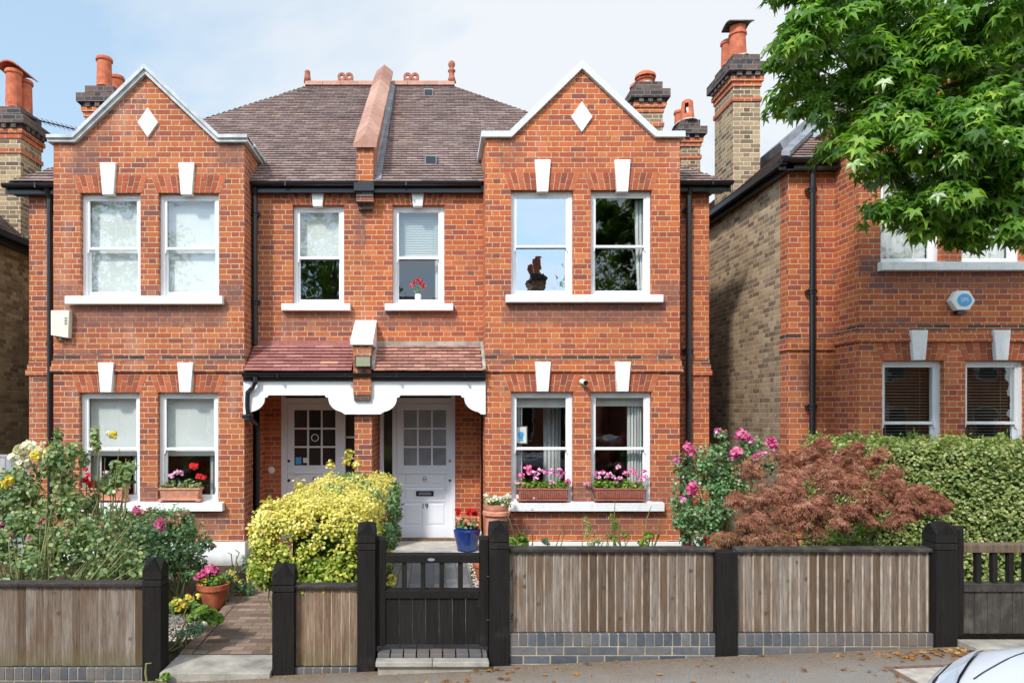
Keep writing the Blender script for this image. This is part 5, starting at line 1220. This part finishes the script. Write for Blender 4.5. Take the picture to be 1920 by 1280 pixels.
# front lobe bulging forward over the fence
cs, cn = box_surface(-1.62, -.54, 5.90, 6.75, .52, 1.27, 420, .05, 'ftlr', .26); P, N, T = clump(cs, [(.085,.085,.08)]*len(cs), 66, .2, .55, (0,-.35,0)); T[:,2] += .8
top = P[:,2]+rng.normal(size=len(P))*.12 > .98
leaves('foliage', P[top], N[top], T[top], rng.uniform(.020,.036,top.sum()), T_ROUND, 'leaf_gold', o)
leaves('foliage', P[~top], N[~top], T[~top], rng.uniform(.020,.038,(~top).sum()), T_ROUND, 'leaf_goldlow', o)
cs = blob_centres((-.98,5.95,.62), (.36,.20,.22), 34, .7); P, N, T = clump(cs, [(.09,.09,.08)]*len(cs), 60, .3, .5, (0,-.35,0))
leaves('foliage', P, N, T, rng.uniform(.028,.048,len(P)), T_ROUND, 'leaf_goldlow', o)
cs = [(rng.uniform(-1.35,-.52), rng.uniform(6.4,8.8), 1.30) for _ in range(12)]+[(-.46, rng.uniform(6.6,8.6), rng.uniform(.6,1.25)) for _ in range(46)]
P, N, T = clump(cs, [(.07,.09,.06)]*len(cs), 40, .3, .5); T[:,2] += 1.2; leaves('sprig', P, N, T, rng.uniform(.04,.065,len(P)), T_OVAL, 'leaf_rose2', o)
cs = [at(655,850,7.3), at(650,862,7.3), at(620,870,7.3), at(668,868,7.3), at(560,905,6.6), at(480,985,6.1), at(478,1000,6.1), at(500,940,6.15)]
P, N, T = clump(cs, [(.05,.05,.05)]*len(cs), 34, .2, .5); [leaves('sprig', P[k*34:(k+1)*34], N[k*34:(k+1)*34], T[k*34:(k+1)*34], .04, T_ROUND, 'leaf_gold', o) for k in range(len(cs))]
# bare twiggy right flank
tw = MB()
for k in range(420):
    y = rng.uniform(6.3,9.0); z = rng.uniform(.25,1.2); x = -.50+rng.uniform(-.05,.05)
    a = Vector((x-.1,y,z)); b = a+Vector((rng.uniform(.03,.14), rng.uniform(-.1,.1), rng.uniform(.05,.22))); tw.tube([a, b], [.004,.002], 3)
for k in range(26):
    b0 = Vector((rng.uniform(-1.3,-.7), rng.uniform(6.1,8.8), .05)); tw.tube([b0, b0+Vector((rng.uniform(-.1,.1),0,.5)), b0+Vector((rng.uniform(-.25,.25),rng.uniform(-.2,.2),1.1))], [.014,.01,.005], 5)
tw.build('twig', 'twig', o)
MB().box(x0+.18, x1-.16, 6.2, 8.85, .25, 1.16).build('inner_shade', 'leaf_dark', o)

# clipped privet hedge on the right, set askew
ho = root('clipped_hedge', (6.0,7.6,.1), 'tall clipped green privet hedge behind the weathered gate and copper maple', 'hedge')
A = np.array(at(1500,824,8.3)[:2]); B = np.array(at(1925,836,6.85)[:2]); dirv = B-A; L = np.linalg.norm(dirv); ang = math.atan2(dirv[1], dirv[0])
P, N = box_surface(0, L*1.9, 0, .9, -1.65, 0, 42000, .12, 'ft'); Pl, Nl = box_surface(0, L*1.9, 0, .9, -1.65, 0, 2600, .07, 'l'); P = np.concatenate([P, Pl]); N = np.concatenate([N, Nl])
Q = xform(P, A, ang); Q[:,2] = P[:,2]+1.785; N = xform(N, (0,0), ang)
leaves('foliage', Q, N*.65+[0,-.1,.45]+rng.normal(size=Q.shape)*.55, rng.normal(size=Q.shape)+[0,0,.2], rng.uniform(.026,.044,len(Q)), T_ROUND, 'leaf_hedge', ho)
k_ = rng.random(len(Q)) < .035; Ps = Q[k_]+N[k_]*.05; leaves('sprig', Ps, rng.normal(size=Ps.shape)+[0,0,.5], rng.normal(size=Ps.shape)*.5+[0,0,1], .045, T_OVAL, 'leaf_fresh', ho)
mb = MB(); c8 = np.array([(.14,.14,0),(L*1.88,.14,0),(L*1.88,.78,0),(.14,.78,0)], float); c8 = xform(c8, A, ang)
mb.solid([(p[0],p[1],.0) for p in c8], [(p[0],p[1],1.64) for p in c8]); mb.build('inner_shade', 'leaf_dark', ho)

# copper laceleaf maple
o = root('japanese_maple', (3.75,6.75,.06), 'low weeping copper red maple spreading behind the grey fence', 'tree')
base = Vector((3.70,6.75,.06)); tr = MB(); limbs = []
tr.tube([base, base+Vector((.04,0,.25)), base+Vector((.02,0,.5))], [.05,.045,.04], 8)
for k in range(16):
    a = k/16*2*math.pi; ln = rng.uniform(.5,1.0); e = Vector((math.cos(a)*ln*1.05, math.sin(a)*ln*.6, rng.uniform(.55,.95)))
    m1 = base+Vector((e.x*.35, e.y*.35, .62+rng.uniform(-.05,.1))); en = base+e; tr.tube([base+Vector((0,0,.42)), m1, base+Vector((e.x*.75,e.y*.75,e.z+.08)), en], [.022,.014,.009,.004], 5)
    for j in range(4):
        p = m1.lerp(en, rng.uniform(.2,.9)); tr.tube([p, p+Vector((rng.uniform(-.2,.25), rng.uniform(-.25,.05), rng.uniform(-.1,.12)))], [.007,.003], 4)
tr.build('trunk', 'twig', o)
D1 = [(1440,905,62,6.7),(1500,880,60,6.9),(1560,875,62,7.0),(1620,880,55,6.9),(1470,945,60,6.5),(1530,915,60,6.5),(1400,960,45,6.5),(1390,1000,45,6.4),(1430,1000,45,6.3),(1590,930,55,6.6),(1640,920,50,6.6),(1680,915,50,6.6),(1720,935,38,6.6),(1745,945,25,6.6),(1660,955,40,6.5),(1500,970,50,6.4),(1450,1035,40,6.3),(1600,965,35,6.5),(1555,850,45,7.1),(1700,960,25,6.6),(1370,1020,30,6.4),(1530,845,30,7.1),(1620,850,30,7.0),(1560,960,40,6.4)]
cs, rs = [], []
for px_, py_, r_, y_ in D1:
    c = at(px_, py_, y_); rr = r_/1280*y_
    for _ in range(6):
        d = sph(1)[0]; cs.append(np.array(c)+d*np.array([rr,rr*.8,rr*.8])*.8); rs.append((rr*.5,rr*.45,rr*.36))
P, N, T = clump(cs, rs, 100, .1, .9, (0,-.25,0), .7); out = P-np.array([3.8,6.8,1.0]); T = unit(out)*.9+np.array([0,0,-.7])+rng.normal(size=P.shape)*.6
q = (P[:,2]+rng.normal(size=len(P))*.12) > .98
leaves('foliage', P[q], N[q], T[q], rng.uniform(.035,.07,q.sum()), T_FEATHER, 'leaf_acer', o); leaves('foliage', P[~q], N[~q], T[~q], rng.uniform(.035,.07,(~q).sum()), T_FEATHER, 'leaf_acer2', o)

# rose shrubs
def shrub(name, label, base, blobs, per, ls, lm, blooms, canes=14, cat='shrub', tpl=T_ROUND, up=.5, cane_m='cane', dens=1.0):
    """blobs: (px,py,rx,ry,Y) converted to real lumps of foliage"""
    o = root(name, base, label, cat); cs, rs, tips = [], [], []
    for px_, py_, rx, ry, y_ in blobs:
        c = np.array(at(px_, py_, y_)); k = y_/1280.; a, b = rx*k, ry*k; n = max(3, int(a*b*230*dens))
        for q in sph(n)*np.cbrt(rng.random((n,1)))*np.array([a, min(a, .35), b]): cs.append(c+q); rs.append((min(.13,a*.5),min(.13,a*.5),min(.11,b*.5)))
        tips.append(tuple(c))
    P, N, T = clump(cs, rs, per, .35, up, (0,-.2,0)); leaves('foliage', P, N, T, rng.uniform(.65,1.25,len(P))*ls, tpl, lm, o)
    for k in range(canes-len(tips)):
        j = tips[k % len(tips)]; tips.append((j[0]+rng.uniform(-.15,.15), j[1]+rng.uniform(-.1,.1), j[2]+rng.uniform(-.1,.2)))
    stems('stem', base, tips, .011, cane_m, o)
    for mt_, r, n, pts in blooms:
        for px_, py_, y_ in pts: ball('bloom', at(px_, py_, y_), r, mt_, o, n)
    return o
YR_ = 6.7
shrub('rose_bush', 'tall rose bush with cream and yellow blooms at the left edge', (-4.0,6.8,-.05),
      [(20,920,50,45,YR_),(70,960,60,45,YR_),(20,1010,60,50,6.5),(90,1030,60,40,6.5),(130,930,35,40,YR_),(-40,960,60,60,YR_),(60,900,30,25,YR_),(115,885,25,45,YR_),(140,860,22,30,YR_)], 46, .05, 'leaf_rose',
      [('cream', .075, 50, [(40,845,YR_),(55,838,YR_),(70,850,YR_),(45,868,YR_),(95,852,YR_),(85,862,YR_),(32,855,YR_)]), ('yellowp', .055, 40, [(66,855,6.65),(12,906,6.6),(18,900,6.6),(92,845,YR_)]), ('cream', .03, 20, [(80,832,YR_),(108,845,YR_)]), ('pink', .05, 30, [(80,978,6.5),(0,985,6.5)]), ('dryp', .035, 20, [(35,962,6.5),(55,1010,6.5)])], 18)
shrub('rose_bush', 'leggy rose with bare pale canes and one golden bloom before the left window', (-3.35,6.9,-.05),
      [(185,900,40,22,6.9),(215,880,25,18,6.9),(240,885,25,20,6.9),(175,925,22,25,6.9),(130,905,22,30,6.9),(110,820,10,30,6.9),(180,820,8,22,6.9),(215,915,22,14,6.9)], 30, .055, 'leaf_rose',
      [('yellowp', .045, 40, [(213,815,6.9)]), ('cream', .03, 18, [(204,812,6.9),(160,948,6.8),(150,945,6.8)]), ('cream', .05, 30, [(157,945,6.8)]), ('redp', .045, 26, [(159,900,6.9),(170,906,6.9)]), ('mix_pink', .04, 20, [(211,903,6.9)])], 22, dens=.8)
shrub('rose_bush', 'bushy dark green rose with magenta and spent blooms below the left bay', (-2.95,7.9,-.05),
      [(300,985,60,30,8.0),(330,1045,55,30,7.8),(250,1045,55,38,7.5),(370,1000,22,30,8.0),(200,980,50,30,7.8),(340,1010,50,45,8.0),(260,1010,60,45,7.8),(230,975,45,28,7.9),(290,1050,60,40,7.7),(375,1040,20,25,8.0),(350,975,25,18,8.0),(200,1020,50,45,7.6),(250,1060,50,30,7.4)], 50, .042, 'leaf_rose2',
      [('pink', .055, 34, [(300,978,7.8),(303,988,7.8),(296,983,7.8),(255,955,7.9),(178,960,7.6)]), ('dryp', .04, 22, [(330,965,7.9),(340,968,7.9),(350,960,7.9),(320,975,7.9),(335,978,7.9),(280,955,7.9),(270,960,7.9),(400,1025,7.9)]), ('whitep', .03, 20, [(180,1010,7.3),(169,1003,7.3)])], 16)
shrub('rose_bush', 'olive green thicket of roses and pale stalks behind the low left fence', (-3.6,6.05,-.05),
      [(40,1060,70,35,6.2),(90,1030,70,40,6.4),(210,1030,50,45,6.8),(260,1070,30,20,6.3),(120,1060,60,35,6.3),(170,1050,50,45,6.4),(170,990,45,35,6.6),(120,1000,40,40,6.5),(230,1060,40,35,6.6)], 34, .045, 'leaf_rose',
      [('pink', .03, 20, [(54,1010,6.3)]), ('dryp', .03, 16, [(110,985,6.5),(20,1000,6.3),(190,985,6.5)])], 60, dens=.65)
shrub('rose_bush', 'glossy climbing rose with bright pink clusters beside the alley and right bay', (3.55,8.6,.06),
      [(1300,890,38,40,8.5),(1340,860,40,38,8.5),(1310,950,45,45,8.4),(1350,930,40,45,8.4),(1330,1000,35,35,8.4),(1390,850,40,30,8.6),(1380,900,40,40,8.5),(1425,860,25,25,8.6),(1275,970,18,40,8.4),(1350,820,22,16,8.6),(1395,830,25,15,8.6)], 46, .042, 'leaf_rose2',
      [('pink', .07, 44, [(1378,850,8.3),(1383,846,8.3),(1386,815,8.4),(1398,818,8.4),(1446,828,8.5),(1450,834,8.5),(1300,912,8.2),(1296,920,8.2),(1420,858,8.4),(1290,838,8.4),(1296,845,8.4)]),
       ('mix_pink', .05, 30, [(1430,850,8.4),(1418,865,8.4),(1408,825,8.4),(1452,842,8.5),(1270,862,8.3),(1375,857,8.3),(1345,808,8.5),(1280,936,8.2)]), ('dryp', .035, 20, [(1360,810,8.5),(1350,806,8.5),(1300,846,8.4),(1282,850,8.4)])], 18)
o = shrub('rose_spray', 'single pink rose spray showing above the copper maple', (4.2,7.6,.06), [(1575,865,10,8,7.3)], 16, .04, 'leaf_rose', [('pink', .06, 34, [(1572,862,7.25),(1580,866,7.25)])], 3, 'rose')
shrub('fuchsia', 'small dark red fuchsia low beside the right downpipe', (3.4,8.3,.06), [(1325,1012,12,12,8.0)], 20, .035, 'leaf_dark', [('redp', .03, 14, [(1322,1008,7.9),(1328,1018,7.9),(1290,1021,7.9)])], 4)
# low plants
shrub('low_plant', 'lime green leafy plant just right of the gate post', (1.12,8.3,.06), [(970,1010,20,12,7.9)], 60, .05, 'leaf_fresh', [], 6, 'plant')
shrub('low_plant', 'feathery yellow green herb standing against the bay wall', (2.05,8.8,.06), [(1105,990,12,18,8.7),(1112,1010,14,10,8.7)], 60, .03, 'leaf_hedge', [], 9, 'plant', T_OVAL)
shrub('low_plant', 'thin twiggy shoots with small pale leaves against the bay wall', (2.4,8.8,.06), [(1148,980,9,20,8.7),(1165,995,14,12,8.7),(1150,1008,14,10,8.7)], 30, .035, 'leaf_fresh', [], 9, 'plant', T_OVAL)
shrub('low_plant', 'rounded lime plant low before the right end of the bay', (2.7,8.6,.06), [(1210,1010,15,10,8.3)], 60, .045, 'leaf_fresh', [], 6, 'plant')
shrub('low_plant', 'short tuft peeping over the grey fence left of the herb', (1.55,8.6,.06), [(1020,1016,10,6,8.3)], 40, .035, 'leaf_silver', [], 4, 'plant')
shrub('small_maple', 'green leafy sprigs low under the copper maple canopy', (4.35,7.0,.06), [(1570,1010,40,12,6.9),(1620,1015,40,10,6.9),(1640,990,30,16,7.0)], 40, .045, 'leaf_fresh', [], 8)
shrub('grey_shrub', 'grey green shrub where the left path meets the bay corner', (-2.55,9.2,-.05), [(468,1060,20,22,9.0),(480,1075,14,16,8.8)], 60, .04, 'leaf_silver', [], 8)
shrub('dark_shrub', 'yellow flowering green clump behind the terracotta pot', (-2.35,7.55,-.05), [(448,1095,20,18,7.9),(432,1075,20,14,7.9)], 60, .045, 'leaf_rose2', [('yellowp', .028, 12, [(436,1075,7.7),(442,1082,7.7),(450,1090,7.7),(430,1070,7.7)])], 6)
shrub('primrose', 'yellow flowering primrose in the gravel by the left gatepost', (-2.35,6.35,-.05), [(360,1150,34,16,6.3),(345,1135,20,12,6.4),(385,1155,22,12,6.3)], 60, .06, 'leaf_fresh', [('yellowp', .036, 16, [(340,1125,6.3),(352,1118,6.3),(360,1122,6.3),(345,1135,6.3),(330,1128,6.3),(372,1118,6.3),(335,1140,6.3)])], 5, 'flower')
shrub('lavender_clump', 'bluish feathery ground plant at the foot of the primrose', (-2.3,6.15,-.05), [(350,1180,30,10,6.05),(375,1175,20,10,6.1)], 90, .03, 'leaf_silver', [], 4, 'plant', T_OVAL)
shrub('low_plant', 'small leaves beyond the dark brick kerb in the left garden', (-2.75,7.6,-.05), [(350,1078,20,8,7.6),(410,1078,14,7,7.7)], 50, .045, 'leaf_rose2', [], 4, 'plant')
shrub('low_plant', 'strappy weed at the path side of the second left post', (-1.45,6.1,-.02), [(508,1085,8,14,6.1)], 26, .07, 'leaf_silver', [], 3, 'plant', T_OVAL)
shrub('low_plant', 'variegated foliage low inside the black gate at its left', (-.5,6.6,.1), [(728,1060,10,25,6.7),(735,1085,8,14,6.6)], 60, .04, 'leaf_gold', [], 4, 'plant')
shrub('weed', 'tiny lime weed growing at the foot of the left fence post', (-2.25,5.55,-.1), [(310,1268,8,6,5.53)], 30, .03, 'leaf_fresh', [], 2, 'plant')

# ============================================================ street tree (sweetgum) at the right
o = root('street_tree', (8.3,4.3,gz(8.3)), 'broad star leaved street tree whose boughs hang in at the top right', 'tree')
tb = Vector((8.3,4.3,gz(8.3)-.1)); tr = MB()
tr.tube([tb, tb+Vector((0,0,1.2)), tb+Vector((.05,.05,3.0)), tb+Vector((0,.1,5.2)), tb+Vector((-.1,.2,8.5))], [.24,.19,.17,.13,.05], 14)
G_ = [(1500,50,62),(1478,105,42),(1480,165,34),(1462,195,22),(1545,140,70),(1545,35,78),(1620,60,85),(1610,160,70),(1590,225,42),(1640,235,50),(1560,275,26),(1530,205,40),(1600,285,34),(1645,300,34),(1700,180,70),(1700,70,90),(1700,-20,90),(1790,50,90),(1790,150,85),(1880,60,90),(1880,160,90),(1960,100,90),(1780,240,50),(1850,250,70),(1920,250,70),(1800,300,45),(1890,330,55),(1760,335,35),(1690,385,42),(1650,395,26),(1740,400,48),(1800,385,50),(1860,400,45),(1900,400,50),(1720,430,24),(1780,425,30),(1950,340,70),(1950,420,50),(1760,110,80),(1840,200,80),(1900,0,90),(1650,110,60),(1850,290,60),(1930,300,60),(1740,210,50),(1840,330,55),(1900,290,60),(1785,345,48),(1765,385,45),(1700,350,24),(1870,370,50),(1940,380,60),(1800,260,50),(1760,290,36),(1690,250,36),(1810,420,40),(1920,440,40),(1870,210,60),(1680,300,24),(1625,262,36),(1650,325,28),(1700,255,34),(1830,430,24),(1630,255,30),(1600,-40,90),(1500,-40,70),(1720,250,30),(1670,330,24)]
cs, rs, per = [], [], []
HUBS = [(6.0,6.8,6.6),(4.9,6.8,5.9),(6.0,6.4,5.2),(4.5,6.9,5.2),(6.6,6.2,5.9),(5.4,6.3,4.9)]
for h_ in HUBS: 
    h_ = Vector(h_); a0 = tb+Vector((0,.1,4.2)); mid = a0.lerp(h_,.5)+Vector((0,.1,.45)); tr.tube([a0, mid, a0.lerp(h_,.8)+Vector((0,.05,.25)), h_], [.07,.045,.028,.016], 7)
for px_, py_, r_ in G_:
    y_ = rng.uniform(5.9,7.4) if py_ < 230 else rng.uniform(5.9,6.8)
    c = np.array(at(px_, py_, y_)); rr = r_/1280*y_; n = max(3, int(r_*r_/300))
    for q in sph(n): cs.append(c+q*np.array([rr,min(rr,.5)*1.2,rr])*.78*rng.random()**.4); rs.append((.15,.15,.12))
    hub = min(HUBS, key=lambda h: (Vector(h)-Vector(c)).length); h_ = Vector(hub); a1 = Vector(c); m_ = h_.lerp(a1, .55)+Vector((rng.uniform(-.1,.1), rng.uniform(-.1,.1), rng.uniform(.0,.12))); tr.tube([h_, m_, a1], [.013,.008,.004], 5)
# the rest of the crown, out of the photograph's frame
for _ in range(230):
    d = sph(1)[0]; c = np.array([8.9,4.2,7.2])+d*np.array([3.3,2.4,3.3])*rng.uniform(.6,1.)
    pxx = 813+c[0]/c[1]*1280
    if pxx < 2080 and c[2] < 7.2: continue
    cs.append(c); rs.append((.4,.4,.3))
P, N, T = clump(cs, rs, 22, .2, .75, (-.12,-.25,0), .45); T = T*.6+np.array([0,-.15,-.85]); 
nv = int(np.sum([1]))
leaves('crown', P, N, T, rng.uniform(.065,.125,len(P)), T_STAR, 'leaf_gum', o); tr.build('trunk', 'bark', o)

# ============================================================ the other side of the street, seen only as reflections
def far_tree(x, y, h, r, label):
    o = root('tree', (x,y,0), label, 'tree'); MB().tube([(x,y,-.3),(x,y,h*.45),(x+.1,y,h*.75)], [.28,.2,.08], 10).build('trunk', 'bark', o)
    cs = blob_centres((x,y,h*.62), (r,r,h*.38), 160, .5); P, N, T = clump(cs, [(.8,.8,.6)]*len(cs), 34, .3, .6); leaves('crown', P, N, T, rng.uniform(.16,.32,len(P)), T_OVAL, 'leaf_gum', o)
far_tree(9.3, -9.6, 13.5, 3.3, 'large tree across the street, mirrored in the upper right bay windows')
far_tree(-4.4, -9.3, 12, 2.9, 'tree across the street, mirrored in the small upstairs windows')
far_tree(-13.6, -9.2, 13, 3.6, 'large tree across the street, mirrored in the upper left bay windows')
for hx_, w_, lb in ((12.2, 7.6, 'second brick house across the street mirrored to the right'), (20.6, 7.6, 'farthest brick house across the street, mirrored in the slatted blind windows'), (-13.2, 7.6, 'brick house across the street mirrored far left'), (3.2, 6.4, 'brick house across the street whose chimney is mirrored in the windows'), (-4.6, 7.6, 'brick house across the street mirrored in the lower left windows')):
    o = root('terraced_house', (hx_,-13,0), lb, 'house'); x0, x1 = hx_-w_/2, hx_+w_/2; yf = -9.5 if False else -10.5
    q = MB(); q.box(x0,x1,-18,yf,-.5,5.2); q.build('wall', 'brick', o)
    q = MB(); q.solid([(x0,-18.2,5.2),(x1,-18.2,5.2),(x1,-18.2,5.25),(x0,-18.2,5.25)], [(x0,-14.2,8.0),(x1,-14.2,8.0),(x1,-14.2,8.05),(x0,-14.2,8.05)]); q.solid([(x0,yf+.2,5.2),(x1,yf+.2,5.2),(x1,yf+.2,5.25),(x0,yf+.2,5.25)], [(x0,-14.2,8.0),(x1,-14.2,8.0),(x1,-14.2,8.05),(x0,-14.2,8.05)]); q.build('roof', 'tile', o)
    for wx in (x0+1., x0+2.4, x1-2.9, x1-1.4):
        for z in (.9, 3.5): 
            wn = MB().box(wx,wx+.9,yf-.04,yf+.03,z,z+1.5).build('window', 'white', o); MB().box(wx+.07,wx+.83,yf+.03,yf+.035,z+.07,z+1.43).build('pane', 'glass_dark', wn)
    chimney(o, hx_+(1.5 if hx_ > 0 else -1), hx_+(2.2 if hx_ > 0 else -.3), -14.4, -13.4, 6.2, 8.9, [(hx_+(1.85 if hx_ > 0 else -.65),-13.7,.75,.16,'plain'),(hx_+(1.6 if hx_ > 0 else -.9),-14.1,.5,.15,'plain')])

# ============================================================ parked car, nose into the frame
def car(x0, yc, zg):
    o = root('parked_car', (x0+2.1,yc,zg), 'white parked car, only the corner of its bonnet in view at the bottom right', 'car')
    Lc = 4.2; hw = .86
    def body(stn, nm, mt, par, n=26, pw=3.4):
        V, F = [], []
        for (x, w_, zb, zt, p_) in stn:
            for k in range(n+1):
                t = math.pi*k/n; c, s = math.cos(t), math.sin(t)
                V.append((x0+x, yc-math.copysign(abs(c)**(2/p_), c)*w_, zg+zb+(zt-zb)*abs(s)**(2/p_)))
        m = n+1
        for i in range(len(stn)-1):
            for k in range(n): F.append((i*m+k, (i+1)*m+k, (i+1)*m+k+1, i*m+k+1))
        return np_mesh(nm, V, F, mt, par, smooth=True)
    S1 = [(0,.22,.40,.72,3.),(.02,.34,.30,.82,4.),(.06,.44,.26,.885,5.),(.12,.53,.24,.925,5.5),(.22,.64,.22,.96,6.),(.36,.76,.21,.995,6.),(.54,.85,.20,1.03,6.),(.85,.86,.20,1.075,5.5),(1.2,.86,.20,1.10,4.),(1.6,.86,.2,1.04,4.),(3.3,.86,.2,1.0,4.),(3.8,.84,.22,1.0,3.8),(4.1,.74,.28,.95,3.2),(4.2,.5,.36,.8,2.6)]
    bd = body(S1, 'body', 'carpaint', o)
    cabs = [(1.08,.70,.85,1.05,3.),(1.2,.72,.85,1.13,3.2),(1.55,.70,.85,1.34,3.2),(1.95,.68,.85,1.46,3.2),(2.6,.68,.85,1.48,3.2),(3.3,.67,.85,1.40,3.2),(3.8,.66,.85,1.10,3.),(3.95,.6,.85,.98,3.)]
    body(cabs, 'windscreen', 'glass_dark', o)
    body([(1.7,.60,1.30,1.405,3.2),(2.0,.62,1.3,1.475,3.2),(2.6,.63,1.3,1.50,3.2),(3.3,.61,1.3,1.425,3.2),(3.45,.58,1.3,1.36,3.2)], 'roof', 'carpaint', o)
    for wx in (.78, 3.38):
        for sy in (-1, 1):
            wy = yc+sy*(hw-.12)
            w_ = MB(); n = 24
            for rr, y0_, y1_ in ((.32, -.11, .11),):
                w_.prism([(x0+wx+rr*math.cos(2*math.pi*k/n), zg+.32+rr*math.sin(2*math.pi*k/n)) for k in range(n)], wy+y0_, wy+y1_)
            wh = w_.build('wheel', 'black', o, bevel=.02); MB().prism([(x0+wx+.2*math.cos(2*math.pi*k/10), zg+.32+.2*math.sin(2*math.pi*k/10)) for k in range(10)], wy-.115, wy+.115).build('rim', 'chrome', wh)
    for sy in (-1, 1):     # headlamps wrapped along the wing: dark surround, clear cover
        def zs(x, yy):     # height of the bonnet surface
            for a, b in zip(S1[:-1], S1[1:]):
                if a[0] <= x <= b[0]:
                    t = (x-a[0])/(b[0]-a[0]); w_ = a[1]+(b[1]-a[1])*t; zb = a[2]+(b[2]-a[2])*t; zt = a[3]+(b[3]-a[3])*t; p_ = a[4]+(b[4]-a[4])*t
                    c = min(.999, abs(yy)/w_); s = (1-c**p_)**(1/p_); return zb+(zt-zb)*s
            return .5
        for nm, mt_, off, pts in (('headlight_surround', 'black', .006, [(.09,.36),(.14,.44),(.22,.52),(.36,.615),(.50,.685),(.585,.70),(.50,.63),(.38,.525),(.26,.42),(.14,.30)]), ('headlight', 'lens_clear', .012, [(.125,.375),(.165,.44),(.24,.51),(.37,.60),(.49,.66),(.55,.68),(.49,.632),(.385,.54),(.27,.44),(.16,.33)])):
            mb = MB(); c = np.mean(pts, axis=0); P3 = [(x0+a, yc+sy*b, zg+zs(a, b)+off) for a, b in pts]; cc = (x0+c[0], yc+sy*c[1], zg+zs(c[0], c[1])+off)
            for k in range(len(pts)):
                tri = [cc, P3[k], P3[(k+1) % len(pts)]]; mb.poly(tri if sy < 0 else tri[::-1])
            mb.build(nm, mt_, o)
        # bonnet shut line
        xs_ = np.linspace(.30, 1.02, 14); yy = [.40+.22*math.sin((x-.3)/.72*math.pi/2) for x in xs_]
        MB().tube([(x0+a, yc+sy*b, zg+zs(a, b)+.0) for a, b in zip(xs_, yy)], .0035, 5).build('shut_line', 'black', o)
    gr = MB(); gr.box(x0-.01,x0+.03,yc-.35,yc+.35,zg+.44,zg+.58); gr.build('grille', 'black', o)
M['carpaint'] = mat('white_car_paint', col=(.58,.60,.64), rough=.22, spec=.6); M['lens_clear'] = mat('lamp_cover', col=(.45,.50,.56), rough=.08, spec=.8)
car(1.90, 2.38, gz(3.5)-.105)

# ============================================================ small things on the ground
o = root('inspection_cover', (3.74,5.0,gz(3.74)), 'square concrete filled inspection cover set in the pavement by the car', 'manhole cover')
cx0, cx1, cy0, cy1 = 3.50, 3.99, 4.74, 5.22; zg = gz(3.7)
mb = MB()
for a, b, c, d in ((cx0-.035,cx0,cy0-.035,cy1+.035),(cx1,cx1+.035,cy0-.035,cy1+.035),(cx0,cx1,cy0-.035,cy0),(cx0,cx1,cy1,cy1+.035)):
    mb.solid([(a,c,gz(a)-.02),(b,c,gz(b)-.02),(b,d,gz(b)-.02),(a,d,gz(a)-.02)], [(a,c,gz(a)+.006),(b,c,gz(b)+.006),(b,d,gz(b)+.006),(a,d,gz(a)+.006)])
mb.build('frame', 'rust', o) if 'rust' in M else None
M['cover_fill'] = mat('cover_fill', col=(.42,.37,.32), rough=.9, vary=.3, vscale=12); M['rust'] = mat('rusted_iron', col=(.16,.10,.07), rough=.8, vary=.4, vscale=30); mb.build('frame', 'rust', o)
MB().solid([(cx0+.015,cy0+.015,gz(cx0)-.02),(cx1-.015,cy0+.015,gz(cx1)-.02),(cx1-.015,cy1-.015,gz(cx1)-.02),(cx0+.015,cy1-.015,gz(cx0)-.02)], [(cx0+.015,cy0+.015,gz(cx0)+.005),(cx1-.015,cy0+.015,gz(cx1)+.004),(cx1-.015,cy1-.015,gz(cx1)+.004),(cx0+.015,cy1-.015,gz(cx0)+.005)]).build('cover', 'cover_fill', o)
n = 1; Ps = []
def litter(x0, x1, y0, y1, k): return np.stack([rng.uniform(x0,x1,k), rng.uniform(y0,y1,k)], 1)
XY = np.concatenate([litter(3.7,4.7,5.38,5.55,95), litter(4.2,5.2,5.3,5.5,60), litter(-.2,.35,5.20,5.36,16), litter(.35,.8,5.3,5.55,14), litter(-2.6,-1.3,5.2,5.5,16), litter(-4.3,-2.2,5.3,5.6,46), litter(.8,4.2,5.2,5.6,26), litter(-1.2,4.2,3.6,5.2,22), litter(3.2,3.5,4.8,5.3,14), litter(-4.3,-1,4.6,5.4,20)])
Z = np.array([gz(a) for a in XY[:,0]])+.008+rng.random(len(XY))*.012; P = np.column_stack([XY, Z])
l_ = leaves('fallen_leaves', P, rng.normal(size=P.shape)*.35+[0,-.1,1], rng.normal(size=P.shape), rng.uniform(.02,.055,len(P)), T_STAR, 'leaf_dead'); l_['kind'] = 'stuff'
P = np.column_stack([rng.uniform(-4.3,4.4,2600), 5.6-rng.random(2600)**2*.5, np.zeros(2600)]); P[:,2] = [gz(a)+.003 for a in P[:,0]]
l_ = leaves('leaf_debris', P, rng.normal(size=P.shape)*.3+[0,0,1], rng.normal(size=P.shape), rng.uniform(.006,.016,len(P)), T_OVAL, 'leaf_dead'); l_['kind'] = 'stuff'
